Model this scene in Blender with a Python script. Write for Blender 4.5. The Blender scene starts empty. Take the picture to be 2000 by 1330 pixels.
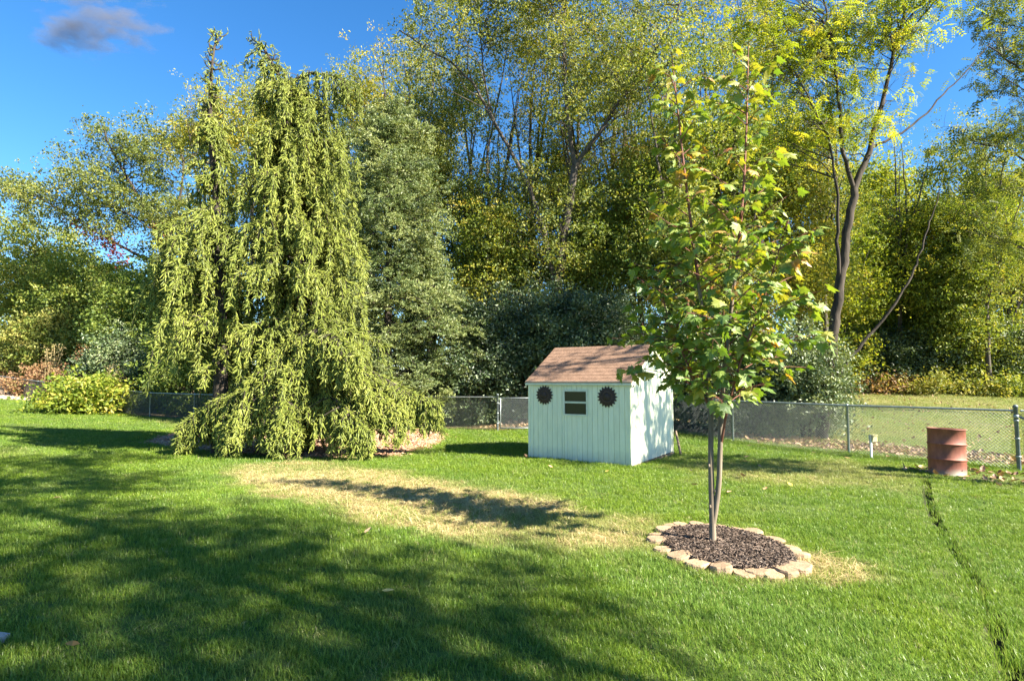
import bpy, math, random
import numpy as np
from mathutils import Vector, Matrix

# ------------------------------------------------------------------ camera, sky, sun, exposure
SC = bpy.context.scene
COL = SC.collection
CAMZ = 1.75
FPX = 1120.0
PITCH = math.atan(80.0 / FPX)
cam_data = bpy.data.cameras.new("camera")
cam_data.lens = 36.0 * FPX / 2000.0
cam_data.sensor_width = 36.0
cam_data.clip_start = 0.05
cam_data.clip_end = 3000.0
cam = bpy.data.objects.new("camera", cam_data)
COL.objects.link(cam)
cam.location = (0, 0, CAMZ)
cam.rotation_euler = (math.pi / 2 + PITCH, 0, 0)
SC.camera = cam

SUN_EL = math.radians(37.5)
SUN_H = Vector((0.876, -0.482, 0)).normalized()
SUN_V = Vector((SUN_H.x * math.cos(SUN_EL), SUN_H.y * math.cos(SUN_EL), math.sin(SUN_EL)))
world = bpy.data.worlds.new("World")
SC.world = world
world.use_nodes = True
wn = world.node_tree
bg = wn.nodes["Background"]
sky = wn.nodes.new("ShaderNodeTexSky")
sky.sky_type = 'NISHITA'
sky.sun_disc = False
sky.sun_elevation = SUN_EL
sky.sun_rotation = math.atan2(SUN_H.x, SUN_H.y)
sky.altitude = 200
sky.air_density = 1.0
sky.dust_density = 0.2
sky.ozone_density = 4.5
whs = wn.nodes.new("ShaderNodeHueSaturation")
whs.inputs["Saturation"].default_value = 1.24
wn.links.new(sky.outputs[0], whs.inputs["Color"])
wn.links.new(whs.outputs[0], bg.inputs[0])
bg.inputs[1].default_value = 0.053
sun_data = bpy.data.lights.new("sun", 'SUN')
sun_data.energy = 4.6
sun_data.angle = math.radians(0.55)
sun_data.color = (1.0, 0.92, 0.76)
sun = bpy.data.objects.new("sun", sun_data)
COL.objects.link(sun)
sun.rotation_euler = SUN_V.to_track_quat('Z', 'Y').to_euler()
SC.view_settings.view_transform = 'Standard'
SC.view_settings.look = 'None'
SC.view_settings.exposure = 2.42
SC.view_settings.gamma = 1.0
SC.view_settings.use_curve_mapping = False
SC.cycles.max_bounces = 5
SC.cycles.diffuse_bounces = 3
SC.cycles.transmission_bounces = 4
SC.cycles.transparent_max_bounces = 6

rng = np.random.default_rng(11)
random.seed(5)
CP, SP = math.cos(PITCH), math.sin(PITCH)

# ------------------------------------------------------------------ numeric helpers
def ray(px, py):
    a, b = (px - 1000.0) / FPX, (665.0 - py) / FPX
    return np.array([a, CP - b * SP, SP + b * CP])

def ss(a, b, x):
    t = np.clip((np.asarray(x, float) - a) / (b - a), 0, 1)
    return t * t * (3 - 2 * t)

def gz(x, y):
    """height of the ground"""
    x = np.asarray(x, float); y = np.asarray(y, float)
    z = 2.4 * ss(12, 62, -x)
    z = z + 1.15 * ss(15, 36, y) * ss(-6, 7, x)
    z = z - 0.045 * (4.0 * np.tanh(x / 4.0)) * (1 - ss(6.5, 11.5, y)) 
    z = z + 0.03 * np.sin(x * 0.7 + 1) * np.sin(y * 0.6)
    return z

def at_depth(px, py, Y):
    d = ray(px, py)
    return np.array([0, 0, CAMZ]) + d * (Y / d[1])

def hit(px, py):
    """pixel -> point on the ground"""
    d = ray(px, py)
    t = 1.0
    prev = 0.5
    while t < 120:
        p = d * t
        if CAMZ + p[2] < gz(p[0], p[1]):
            lo, hi = prev, t
            for _ in range(30):
                m = 0.5 * (lo + hi)
                if CAMZ + d[2] * m < gz(d[0] * m, d[1] * m): hi = m
                else: lo = m
            t = hi
            break
        prev = t
        t += 0.1
    p = d * t
    return np.array([p[0], p[1], float(gz(p[0], p[1]))])

def pix(x, y, z):
    """ground/world arrays -> photo pixels"""
    f = y * CP + (z - CAMZ) * SP
    u = -y * SP + (z - CAMZ) * CP
    f = np.where(np.abs(f) < 1e-6, 1e-6, f)
    return 1000 + FPX * x / f, 665 - FPX * u / f, f

def noise2(x, y, s=1.0, seed=0):
    x = np.asarray(x, float) * s; y = np.asarray(y, float) * s
    r = np.random.default_rng(100 + seed)
    v = 0
    for k in range(6):
        a, b, c = r.uniform(0, 6.28, 3)
        q = 0.6 + 0.5 * k
        v = v + np.sin(x * q * math.cos(a) + y * q * math.sin(a) + b + 1.3 * np.sin(x * .7 * q * math.sin(c) + y * .6 * q * math.cos(c) + a)) / (1 + .35 * k)
    return v / 3.6

def sdist(P, x, y):
    """signed distance to polygon P (n,2): negative inside"""
    x = np.asarray(x, float); y = np.asarray(y, float)
    d = np.full(x.shape, 1e9); ins = np.zeros(x.shape, bool)
    n = len(P)
    for i in range(n):
        ax, ay = P[i]; bx, by = P[(i + 1) % n]
        ex, ey = bx - ax, by - ay
        t = np.clip(((x - ax) * ex + (y - ay) * ey) / (ex * ex + ey * ey + 1e-12), 0, 1)
        d = np.minimum(d, np.hypot(x - ax - t * ex, y - ay - t * ey))
        c = ((ay > y) != (by > y)) & (x < ex * (y - ay) / (by - ay + 1e-12) + ax)
        ins ^= c
    return np.where(ins, -d, d)

def pdist(L, x, y):
    d = np.full(np.asarray(x).shape, 1e9)
    for i in range(len(L) - 1):
        ax, ay = L[i]; bx, by = L[i + 1]
        ex, ey = bx - ax, by - ay
        t = np.clip(((x - ax) * ex + (y - ay) * ey) / (ex * ex + ey * ey + 1e-12), 0, 1)
        d = np.minimum(d, np.hypot(x - ax - t * ex, y - ay - t * ey))
    return d

def gpoly(pts):
    return [tuple(hit(*p)[:2]) for p in pts]

# ------------------------------------------------------------------ mesh helpers
class MB:
    """collects vertices and faces; build() links them as one mesh object"""
    def __init__(self):
        self.v, self.f, self.t, self.n = [], [], [], 0
    def add(self, V, F, tint=0.5):
        V = np.asarray(V, np.float32).reshape(-1, 3)
        F = np.asarray(F, np.int32)
        self.v.append(V)
        self.f.append(F + self.n)
        self.t.append(np.broadcast_to(np.asarray(tint, np.float32), (len(V),)).copy())
        self.n += len(V)
        return self
    def box(self, c, s, R=None, tint=0.5):
        V = np.array([(x, y, z) for x in (-.5, .5) for y in (-.5, .5) for z in (-.5, .5)]) * np.asarray(s, float)
        if R is not None: V = V @ np.asarray(R).T
        V = V + np.asarray(c, float)
        return self.add(V, [(0, 1, 3, 2), (4, 6, 7, 5), (0, 4, 5, 1), (2, 3, 7, 6), (0, 2, 6, 4), (1, 5, 7, 3)], tint)
    def tube(self, P, R, k=6, tint=0.5, cap=False):
        P = np.asarray(P, float); n = len(P)
        R = np.broadcast_to(np.asarray(R, float), (n,))
        T = np.gradient(P, axis=0)
        T /= np.linalg.norm(T, axis=1)[:, None] + 1e-12
        ref = np.array([0.31, 0.95, 0.02]) if abs(T[:, 2]).mean() > 0.6 else np.array([0.02, 0.1, 1.0])
        A = np.cross(T, ref); A /= np.linalg.norm(A, axis=1)[:, None] + 1e-12
        B = np.cross(T, A)
        th = np.arange(k) * 2 * math.pi / k
        V = P[:, None, :] + R[:, None, None] * (np.cos(th)[None, :, None] * A[:, None, :] + np.sin(th)[None, :, None] * B[:, None, :])
        i = np.arange(n - 1)[:, None] * k; j = np.arange(k)[None, :]; j2 = (j + 1) % k
        F = np.stack([i + j, i + j2, i + k + j2, i + k + j], -1).reshape(-1, 4)
        base = self.n
        self.add(V.reshape(-1, 3), F, tint)
        if cap:
            self.f.append(np.array([[base + q for q in range(k)][::-1]], np.int32))
            self.f.append(np.array([[base + (n - 1) * k + q for q in range(k)]], np.int32))
        return self
    def lathe(self, prof, k=24, c=(0, 0, 0), tint=0.5):
        prof = np.asarray(prof, float); n = len(prof)
        th = np.arange(k) * 2 * math.pi / k
        V = np.stack([prof[:, 0, None] * np.cos(th), prof[:, 0, None] * np.sin(th), np.repeat(prof[:, 1, None], k, 1)], -1) + np.asarray(c)
        i = np.arange(n - 1)[:, None] * k; j = np.arange(k)[None, :]; j2 = (j + 1) % k
        F = np.stack([i + j, i + j2, i + k + j2, i + k + j], -1).reshape(-1, 4)
        return self.add(V.reshape(-1, 3), F, tint)
    def mesh(self, name, smooth=False):
        V = np.concatenate(self.v); T = np.concatenate(self.t)
        me = bpy.data.meshes.new(name)
        me.vertices.add(len(V)); me.vertices.foreach_set("co", V.ravel())
        loops = np.concatenate([f.ravel() for f in self.f])
        tot = np.concatenate([np.full(len(f), f.shape[1], np.int32) for f in self.f])
        start = np.concatenate([[0], np.cumsum(tot)[:-1]]).astype(np.int32)
        me.loops.add(len(loops)); me.loops.foreach_set("vertex_index", loops.astype(np.int32))
        me.polygons.add(len(tot)); me.polygons.foreach_set("loop_start", start)
        me.polygons.foreach_set("use_smooth", np.full(len(tot), bool(smooth)))
        me.update(calc_edges=True)
        a = me.attributes.new("tint", 'FLOAT', 'POINT')
        a.data.foreach_set("value", T)
        return me
    def build(self, name, mat, parent=None, smooth=False, loc=None):
        return link(name, self.mesh(name, smooth), mat, parent, loc)

def link(name, me, mat, parent=None, loc=None, rot=None):
    o = bpy.data.objects.new(name, me)
    COL.objects.link(o)
    if mat is not None and me is not None and not me.materials: me.materials.append(mat)
    if parent is not None: o.parent = parent
    if loc is not None: o.location = loc
    if rot is not None: o.rotation_euler = rot
    return o

def tag(o, label=None, cat=None, group=None, kind=None):
    if label: o["label"] = label
    if cat: o["category"] = cat
    if group: o["group"] = group
    if kind: o["kind"] = kind
    return o

def thing(name, label, cat, loc=(0, 0, 0), rot=None, group=None):
    o = bpy.data.objects.new(name, None)
    COL.objects.link(o)
    o.empty_display_size = 0.2
    o.location = loc
    if rot is not None: o.rotation_euler = rot
    return tag(o, label, cat, group)

def rotz(a):
    c, s = math.cos(a), math.sin(a)
    return np.array([[c, -s, 0], [s, c, 0], [0, 0, 1]])

# ------------------------------------------------------------------ materials
def new_mat(name):
    m = bpy.data.materials.new(name)
    m.use_nodes = True
    nt = m.node_tree
    for n in list(nt.nodes): nt.nodes.remove(n)
    out = nt.nodes.new("ShaderNodeOutputMaterial")
    return m, nt, out

def N(nt, kind, **kw):
    n = nt.nodes.new(kind)
    for k, v in kw.items():
        if k in n.inputs: n.inputs[k].default_value = v
        else: setattr(n, k, v)
    return n

def ramp(nt, stops):
    r = nt.nodes.new("ShaderNodeValToRGB")
    e = r.color_ramp.elements
    while len(e) > 1: e.remove(e[-1])
    e[0].position = stops[0][0]; e[0].color = (*stops[0][1], 1)
    for p, c in stops[1:]:
        q = e.new(p); q.color = (*c, 1)
    return r

def spread(cols):
    n = len(cols)
    return [(i / max(1, n - 1), c) for i, c in enumerate(cols)]

def leaf_mat(name, cols, trans=0.38, gloss=0.025, rough=0.55, rnd=False, inst=0.0):
    m, nt, out = new_mat(name)
    at = N(nt, "ShaderNodeAttribute"); at.attribute_name = "tint"
    r = ramp(nt, spread(cols))
    if rnd:
        oi = N(nt, "ShaderNodeObjectInfo")
        nt.links.new(oi.outputs["Random"], r.inputs[0])
    elif inst > 0:
        tn_ = N(nt, "ShaderNodeAttribute"); tn_.attribute_name = "tone"; tn_.attribute_type = 'INSTANCER'
        ma = N(nt, "ShaderNodeMath"); ma.operation = 'MULTIPLY_ADD'; ma.inputs[1].default_value = inst
        sb2 = N(nt, "ShaderNodeMath"); sb2.operation = 'SUBTRACT'; sb2.inputs[1].default_value = .5
        nt.links.new(at.outputs["Fac"], sb2.inputs[0]); nt.links.new(sb2.outputs[0], ma.inputs[0]); nt.links.new(tn_.outputs["Fac"], ma.inputs[2])
        nt.links.new(ma.outputs[0], r.inputs[0])
    else:
        nt.links.new(at.outputs["Fac"], r.inputs[0])
    d = N(nt, "ShaderNodeBsdfDiffuse"); t = N(nt, "ShaderNodeBsdfTranslucent"); g = N(nt, "ShaderNodeBsdfGlossy", Roughness=rough)
    mul = N(nt, "ShaderNodeMix"); mul.data_type = 'RGBA'; mul.blend_type = 'MULTIPLY'; mul.inputs[0].default_value = 1
    mul.inputs[7].default_value = (1.25, 1.15, 0.45, 1)
    nt.links.new(r.outputs[0], d.inputs[0]); nt.links.new(r.outputs[0], mul.inputs[6]); nt.links.new(mul.outputs[2], t.inputs[0])
    mx = N(nt, "ShaderNodeMixShader"); mx.inputs[0].default_value = trans
    nt.links.new(d.outputs[0], mx.inputs[1]); nt.links.new(t.outputs[0], mx.inputs[2])
    mg = N(nt, "ShaderNodeMixShader"); mg.inputs[0].default_value = gloss
    nt.links.new(mx.outputs[0], mg.inputs[1]); nt.links.new(g.outputs[0], mg.inputs[2])
    nt.links.new(mg.outputs[0], out.inputs[0])
    return m

def noisy(name, c1, c2, scale=8.0, rough=0.85, bump=0.0, stretch=(1, 1, 1), detail=6.0, c3=None, rnd=0.0, metal=0.0, bscale=None, spec=0.3):
    """principled material: colour from noise, optional bump and per-object value shift"""
    m, nt, out = new_mat(name)
    p = N(nt, "ShaderNodeBsdfPrincipled", Roughness=rough, Metallic=metal)
    p.inputs["Specular IOR Level"].default_value = spec
    tc = N(nt, "ShaderNodeTexCoord")
    mp = N(nt, "ShaderNodeMapping"); mp.inputs["Scale"].default_value = stretch
    nt.links.new(tc.outputs["Object"], mp.inputs[0])
    nz = N(nt, "ShaderNodeTexNoise", Scale=scale, Detail=detail, Roughness=0.62)
    nt.links.new(mp.outputs[0], nz.inputs["Vector"])
    st = [(0.3, c1), (0.68, c2)] if c3 is None else [(0.28, c1), (0.5, c2), (0.7, c3)]
    r = ramp(nt, st)
    nt.links.new(nz.outputs["Fac"], r.inputs[0])
    col = r.outputs[0]
    if rnd > 0:
        oi = N(nt, "ShaderNodeObjectInfo")
        mr = N(nt, "ShaderNodeMapRange"); mr.inputs[3].default_value = 1 - rnd; mr.inputs[4].default_value = 1 + rnd
        nt.links.new(oi.outputs["Random"], mr.inputs[0])
        hs = N(nt, "ShaderNodeHueSaturation")
        nt.links.new(mr.outputs[0], hs.inputs["Value"]); nt.links.new(col, hs.inputs["Color"])
        col = hs.outputs[0]
    nt.links.new(col, p.inputs["Base Color"])
    if bump > 0:
        b = N(nt, "ShaderNodeBump", Strength=bump, Distance=0.02)
        nz2 = N(nt, "ShaderNodeTexNoise", Scale=bscale or scale * 2, Detail=8.0)
        nt.links.new(mp.outputs[0], nz2.inputs["Vector"])
        nt.links.new(nz2.outputs["Fac"], b.inputs["Height"]); nt.links.new(b.outputs[0], p.inputs["Normal"])
    nt.links.new(p.outputs[0], out.inputs[0])
    return m

M = {}
M["bark"] = noisy("bark", (0.018, 0.014, 0.011), (0.075, 0.06, 0.048), 6, .95, 1.0, (1, 1, .18), bscale=9)
M["bark_grey"] = noisy("bark_grey", (0.035, 0.03, 0.025), (0.12, 0.10, 0.085), 7, .95, .9, (1, 1, .2), bscale=10)
M["maple_bark"] = noisy("maple_bark", (0.09, 0.07, 0.048), (0.24, 0.195, 0.145), 9, .8, .5, (1, 1, .12), bscale=20)
M["maple_twig"] = noisy("maple_twig", (0.11, 0.045, 0.03), (0.22, 0.09, 0.06), 12, .7)
M["galv"] = noisy("galvanised_steel", (0.22, 0.25, 0.25), (0.4, 0.43, 0.43), 14, .5, 0, metal=.55, spec=.4)
M["wire"] = noisy("fence_wire", (0.1, 0.12, 0.115), (0.2, 0.225, 0.22), 10, .5, 0, metal=.4, spec=.3)
M["post_dark"] = noisy("dark_post_steel", (0.1, 0.12, 0.13), (0.2, 0.23, 0.24), 9, .6, 0, metal=.4)

# ------------------------------------------------------------------ zones of the yard
STRAW = gpoly([(462, 908), (600, 903), (760, 925), (900, 950), (1050, 975), (1180, 1000), (1285, 1022), (1275, 1065), (1190, 1085), (1060, 1062), (900, 1050), (760, 1022), (640, 990), (540, 962), (470, 935)])
STRAW2 = gpoly([(1560, 1078), (1690, 1108), (1725, 1136), (1610, 1150), (1545, 1120)])
DRYISH = gpoly([(1330, 900), (1480, 905), (1650, 900), (1790, 930), (1760, 960), (1560, 945), (1380, 935)])
BED = gpoly([(285, 864), (330, 872), (420, 884), (560, 893), (700, 893), (790, 889), (850, 868), (880, 853), (840, 838), (700, 832), (400, 836), (320, 850)])
CHIPS = [(-60, 50)] + gpoly([(-200, 752), (0, 760), (60, 767), (112, 783), (40, 781), (0, 779), (-200, 776)])[1:]
BARE = gpoly([(1770, 918), (1900, 938), (2000, 950), (2060, 958), (2060, 935), (1900, 920), (1840, 910)])
RUT = gpoly([(1806, 932), (1815, 985), (1835, 1030), (1870, 1080), (1905, 1140), (1935, 1200), (1960, 1270), (1985, 1340), (2010, 1430)])
RINGC = hit(1416, 1074)
RING_R = 0.82
RX, RY = 0.67, 0.86
def ring_norm(x, y): return np.hypot((x - RINGC[0]) / RX, (y - RINGC[1]) / RY)
TRUNK = hit(1393, 1070)

# shed frame: front left corner, front direction, side direction
SHED_FL = np.array([0.39, 13.24]); SHED_FR = np.array([2.44, 11.88])
SU = (SHED_FR - SHED_FL) / np.linalg.norm(SHED_FR - SHED_FL)
SW = np.array([-SU[1], SU[0]])
SHED_W = float(np.linalg.norm(SHED_FR - SHED_FL)); SHED_L = 2.68
SHEDP = [tuple(SHED_FL), tuple(SHED_FR), tuple(SHED_FR + SW * SHED_L), tuple(SHED_FL + SW * SHED_L)]

# fence lines
P5 = np.array([9.95, 11.4]); P3 = np.array([6.38, 16.7])
FD = (P3 - P5)
P4 = P5 + FD * 0.469
P2 = P3 + FD * 0.5
PC = P3 + FD * 0.69
PG = np.array([-0.5, 19.9])
PG2 = np.array([0.72, 20.0])
PL0 = np.array([-17.2, 27.4]); PL1 = np.array([-34.0, 38.0]); PL2 = np.array([-52.0, 50.0])
FENCE_LINE = [tuple(PL2), tuple(PL1), tuple(PL0), tuple(PG), tuple(PC), tuple(P3), tuple(P5), (13.5, 9.6), (22, 5.5)]

def beyond_fence(x, y):
    """>0 on the far side of the fence (metres, roughly)"""
    d = pdist(FENCE_LINE, x, y)
    P = [(-52, 50), (-34, 38), (-17.2, 27.4), (-.5, 19.9), tuple(PC), tuple(P3), tuple(P5), (13.5, 9.6), (60, -12), (60, -40), (-52, -40)]
    return np.where(sdist(P, x, y) > 0, d, -d)

def dryness(x, y):
    n = noise2(x, y, 2.2, 1) * 0.36 + noise2(x, y, 6.5, 2) * 0.28
    a = 1 - ss(-0.3, 0.38, sdist(STRAW, x, y) + n)
    # green tongues inside the straw band
    a = a * (1 - 0.5 * ss(0.12, 0.5, noise2(x * .5, y * 1.3, 1.5, 3)))
    b = 0.9 * (1 - ss(-0.12, 0.16, sdist(STRAW2, x, y) + .5 * n))
    c = 0.42 * (1 - ss(-0.6, 0.7, sdist(DRYISH, x, y) + 1.5 * n))
    r = ring_norm(x, y)
    e = 0.35 * (1 - ss(1.1, 1.5, r))
    f = 0.5 * ss(-.2, 1.5, beyond_fence(x, y)) * (.7 + .6 * noise2(x, y, .6, 7)) * ss(2, 6, x)
    g = 0.22 * ss(0.25, 0.8, noise2(x, y, .55, 9))
    return np.clip(np.maximum.reduce([a, b, c, e, f, g]), 0, 1)

# ------------------------------------------------------------------ ground
def axis(parts):
    out = []
    for a, b, st in parts: out.append(np.arange(a, b, st))
    return np.concatenate(out + [[parts[-1][1]]])
gx = axis([(-900, -100, 100), (-100, -40, 6), (-40, -16, .8), (-16, 14, .16), (14, 40, .8), (40, 100, 6), (100, 900, 100)])
gy = axis([(-600, -40, 80), (-40, 0, 2.5), (0, 24, .16), (24, 60, .8), (60, 120, 6), (120, 1500, 120)])
GX, GY = np.meshgrid(gx, gy)
GZ = gz(GX, GY) + np.where((GX > -16) & (GX < 14) & (GY > 0) & (GY < 24), .012 * noise2(GX, GY, 3.1, 4), 0)
near = pdist(RUT, GX, GY)
GZ = GZ - .1 * (near < .2)
nx, ny = len(gx), len(gy)
ii = (np.arange(ny - 1)[:, None] * nx + np.arange(nx - 1)[None, :])
gmb = MB().add(np.stack([GX, GY, GZ], -1).reshape(-1, 3), np.stack([ii, ii + 1, ii + nx + 1, ii + nx], -1).reshape(-1, 4))
gme = gmb.mesh("ground", True)
fx, fy = GX.ravel(), GY.ravel()
a_dry = dryness(fx, fy)
a_bed = 1 - ss(-.25, .2, sdist(BED, fx, fy) + .18 * noise2(fx, fy, 3, 5))
far_side = beyond_fence(fx, fy)
meadow = ss(2.0, 5.0, fx) * (1 - ss(33, 36, fy)) * ss(1.6, 2.4, far_side)
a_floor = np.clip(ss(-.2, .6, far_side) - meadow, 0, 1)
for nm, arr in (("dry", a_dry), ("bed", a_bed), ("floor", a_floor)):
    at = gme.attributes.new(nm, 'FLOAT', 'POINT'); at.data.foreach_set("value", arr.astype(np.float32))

def ground_mat():
    m, nt, out = new_mat("ground_soil")
    p = N(nt, "ShaderNodeBsdfPrincipled", Roughness=.95)
    p.inputs["Specular IOR Level"].default_value = .1
    geo = N(nt, "ShaderNodeNewGeometry")
    nz = N(nt, "ShaderNodeTexNoise", Scale=7.0, Detail=8.0); nt.links.new(geo.outputs["Position"], nz.inputs["Vector"])
    nf = N(nt, "ShaderNodeTexNoise", Scale=45.0, Detail=6.0); nt.links.new(geo.outputs["Position"], nf.inputs["Vector"])
    g = ramp(nt, [(.3, (.045, .075, .018)), (.7, (.10, .14, .035))]); nt.links.new(nz.outputs[0], g.inputs[0])
    s = ramp(nt, [(.3, (.17, .125, .055)), (.7, (.34, .27, .13))]); nt.links.new(nf.outputs[0], s.inputs[0])
    b = ramp(nt, [(.3, (.22, .125, .07)), (.7, (.42, .27, .17))]); nt.links.new(nf.outputs[0], b.inputs[0])
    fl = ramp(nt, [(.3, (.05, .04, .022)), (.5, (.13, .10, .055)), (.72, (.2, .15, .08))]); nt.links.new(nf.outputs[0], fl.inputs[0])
    col = g.outputs[0]
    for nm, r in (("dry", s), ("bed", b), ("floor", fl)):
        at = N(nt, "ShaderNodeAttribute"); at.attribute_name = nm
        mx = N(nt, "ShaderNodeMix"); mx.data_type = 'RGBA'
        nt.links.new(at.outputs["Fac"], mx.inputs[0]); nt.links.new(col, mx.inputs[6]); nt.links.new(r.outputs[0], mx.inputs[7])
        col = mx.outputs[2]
    nt.links.new(col, p.inputs["Base Color"])
    bp = N(nt, "ShaderNodeBump", Strength=.6, Distance=.03); nt.links.new(nf.outputs[0], bp.inputs["Height"]); nt.links.new(bp.outputs[0], p.inputs["Normal"])
    nt.links.new(p.outputs[0], out.inputs[0])
    return m
ground = link("ground", gme, ground_mat())
tag(ground, kind="structure")

# ------------------------------------------------------------------ scatter (grass, straw, chips, litter)
GROUPS = {}
def scatter_group(key, sources):
    """node group that puts one of the small source meshes on every point"""
    if key in GROUPS: return GROUPS[key]
    c = bpy.data.collections.new(key + "_pieces")
    for s in sources(): c.objects.link(s)
    ng = bpy.data.node_groups.new(key + "_scatter", 'GeometryNodeTree')
    ng.interface.new_socket("Geometry", in_out='INPUT', socket_type='NodeSocketGeometry')
    ng.interface.new_socket("Geometry", in_out='OUTPUT', socket_type='NodeSocketGeometry')
    gi = ng.nodes.new("NodeGroupInput"); go = ng.nodes.new("NodeGroupOutput")
    ci = ng.nodes.new("GeometryNodeCollectionInfo"); ci.inputs["Collection"].default_value = c
    ci.inputs["Separate Children"].default_value = True; ci.inputs["Reset Children"].default_value = True
    ip = ng.nodes.new("GeometryNodeInstanceOnPoints"); ip.inputs["Pick Instance"].default_value = True
    na = ng.nodes.new("GeometryNodeInputNamedAttribute"); na.data_type = 'FLOAT_VECTOR'; na.inputs["Name"].default_value = "rot"
    nb = ng.nodes.new("GeometryNodeInputNamedAttribute"); nb.data_type = 'FLOAT_VECTOR'; nb.inputs["Name"].default_value = "scl"
    er = ng.nodes.new("FunctionNodeEulerToRotation")
    L = ng.links.new
    L(gi.outputs[0], ip.inputs["Points"]); L(ci.outputs[0], ip.inputs["Instance"])
    L(na.outputs[0], er.inputs[0]); L(er.outputs[0], ip.inputs["Rotation"]); L(nb.outputs[0], ip.inputs["Scale"])
    L(ip.outputs[0], go.inputs[0])
    GROUPS[key] = ng
    return ng

def scatter(name, pts, rot, scl, sources, attrs=None, kind="stuff", parent=None, key=None):
    """one object: points that carry copies of a few small source meshes"""
    me = bpy.data.meshes.new(name)
    me.vertices.add(len(pts)); me.vertices.foreach_set("co", np.asarray(pts, np.float32).ravel())
    a = me.attributes.new("rot", 'FLOAT_VECTOR', 'POINT'); a.data.foreach_set("vector", np.asarray(rot, np.float32).ravel())
    a = me.attributes.new("scl", 'FLOAT_VECTOR', 'POINT'); a.data.foreach_set("vector", np.asarray(scl, np.float32).ravel())
    for k, v in (attrs or {}).items():
        a = me.attributes.new(k, 'FLOAT', 'POINT'); a.data.foreach_set("value", np.asarray(v, np.float32))
    o = bpy.data.objects.new(name, me); COL.objects.link(o)
    if parent is not None: o.parent = parent
    md = o.modifiers.new("scatter", 'NODES')
    md.node_group = scatter_group(key or name, sources if callable(sources) else (lambda: sources))
    return tag(o, kind=kind)

def piece(name, mb, mat):
    me = mb.mesh(name); me.materials.append(mat)
    return bpy.data.objects.new(name, me)

def blade_tuft(n, rad, h, w, lean, r, flat=0.0):
    mb = MB()
    for i in range(n):
        a = r.uniform(0, 6.28); q = rad * math.sqrt(r.uniform())
        b = np.array([q * math.cos(a), q * math.sin(a), -0.008])
        L = h * r.uniform(.55, 1.15); az = r.uniform(0, 6.28); ln = lean * r.uniform(.2, 1.3)
        d = np.array([math.cos(az), math.sin(az), 0]); sd = np.array([-d[1], d[0], 0]) * w * r.uniform(.7, 1.2)
        sd = sd * math.cos(r.uniform(-.6, .6))
        up = np.array([0, 0, 1.0 - flat])
        m1 = b + up * L * .55 + d * L * ln * .3
        tp = b + up * L * (.98 - .25 * ln) + d * L * ln * .95
        mb.add([b - sd, b + sd, m1 + sd * .8, m1 - sd * .8, tp], [(0, 1, 2, 3)], r.uniform())
        base = mb.n - 5
        mb.f.append(np.array([[base + 3, base + 2, base + 4]], np.int32))
    return mb

def grass_mat():
    m, nt, out = new_mat("grass_blades")
    at = N(nt, "ShaderNodeAttribute"); at.attribute_name = "tint"
    dr = N(nt, "ShaderNodeAttribute"); dr.attribute_name = "dry"; dr.attribute_type = 'INSTANCER'
    bl = N(nt, "ShaderNodeAttribute"); bl.attribute_name = "lush"; bl.attribute_type = 'INSTANCER'
    g = ramp(nt, spread([(.09, .16, .011), (.145, .235, .016), (.205, .305, .025), (.295, .355, .055)]))
    nt.links.new(at.outputs["Fac"], g.inputs[0])
    g2 = ramp(nt, spread([(.065, .135, .018), (.11, .205, .028), (.16, .265, .04), (.245, .315, .075)]))
    nt.links.new(at.outputs["Fac"], g2.inputs[0])
    s = ramp(nt, spread([(.26, .2, .08), (.44, .36, .16), (.56, .48, .25), (.36, .36, .11)]))
    nt.links.new(at.outputs["Fac"], s.inputs[0])
    m1 = N(nt, "ShaderNodeMix"); m1.data_type = 'RGBA'
    nt.links.new(bl.outputs["Fac"], m1.inputs[0]); nt.links.new(g.outputs[0], m1.inputs[6]); nt.links.new(g2.outputs[0], m1.inputs[7])
    m2 = N(nt, "ShaderNodeMix"); m2.data_type = 'RGBA'
    nt.links.new(dr.outputs["Fac"], m2.inputs[0]); nt.links.new(m1.outputs[2], m2.inputs[6]); nt.links.new(s.outputs[0], m2.inputs[7])
    d = N(nt, "ShaderNodeBsdfDiffuse"); t = N(nt, "ShaderNodeBsdfTranslucent"); gl = N(nt, "ShaderNodeBsdfGlossy", Roughness=.38)
    nt.links.new(m2.outputs[2], d.inputs[0]); nt.links.new(m2.outputs[2], t.inputs[0])
    mx = N(nt, "ShaderNodeMixShader"); mx.inputs[0].default_value = .4
    nt.links.new(d.outputs[0], mx.inputs[1]); nt.links.new(t.outputs[0], mx.inputs[2])
    mg = N(nt, "ShaderNodeMixShader"); mg.inputs[0].default_value = .022
    nt.links.new(mx.outputs[0], mg.inputs[1]); nt.links.new(gl.outputs[0], mg.inputs[2])
    nt.links.new(mg.outputs[0], out.inputs[0])
    return m
M["grass"] = grass_mat()

def lawn_points(bands, r):
    out = []
    for y0, y1, dens in bands:
        hw0 = 1.02 * y1 + 2.5
        n = int((y1 - y0) * 2 * hw0 * dens)
        x = r.uniform(-hw0, hw0, n); y = r.uniform(y0, y1, n)
        k = np.abs(x) < 1.02 * y + 2.5
        out.append(np.stack([x[k], y[k]], 1))
    return np.concatenate(out)

def clear_of_things(x, y):
    k = sdist(SHEDP, x, y) > .03
    k &= ring_norm(x, y) > 1.07
    k &= pdist(RUT, x, y) > .046 + .014 * noise2(x, y, 5, 8)
    return k

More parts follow.
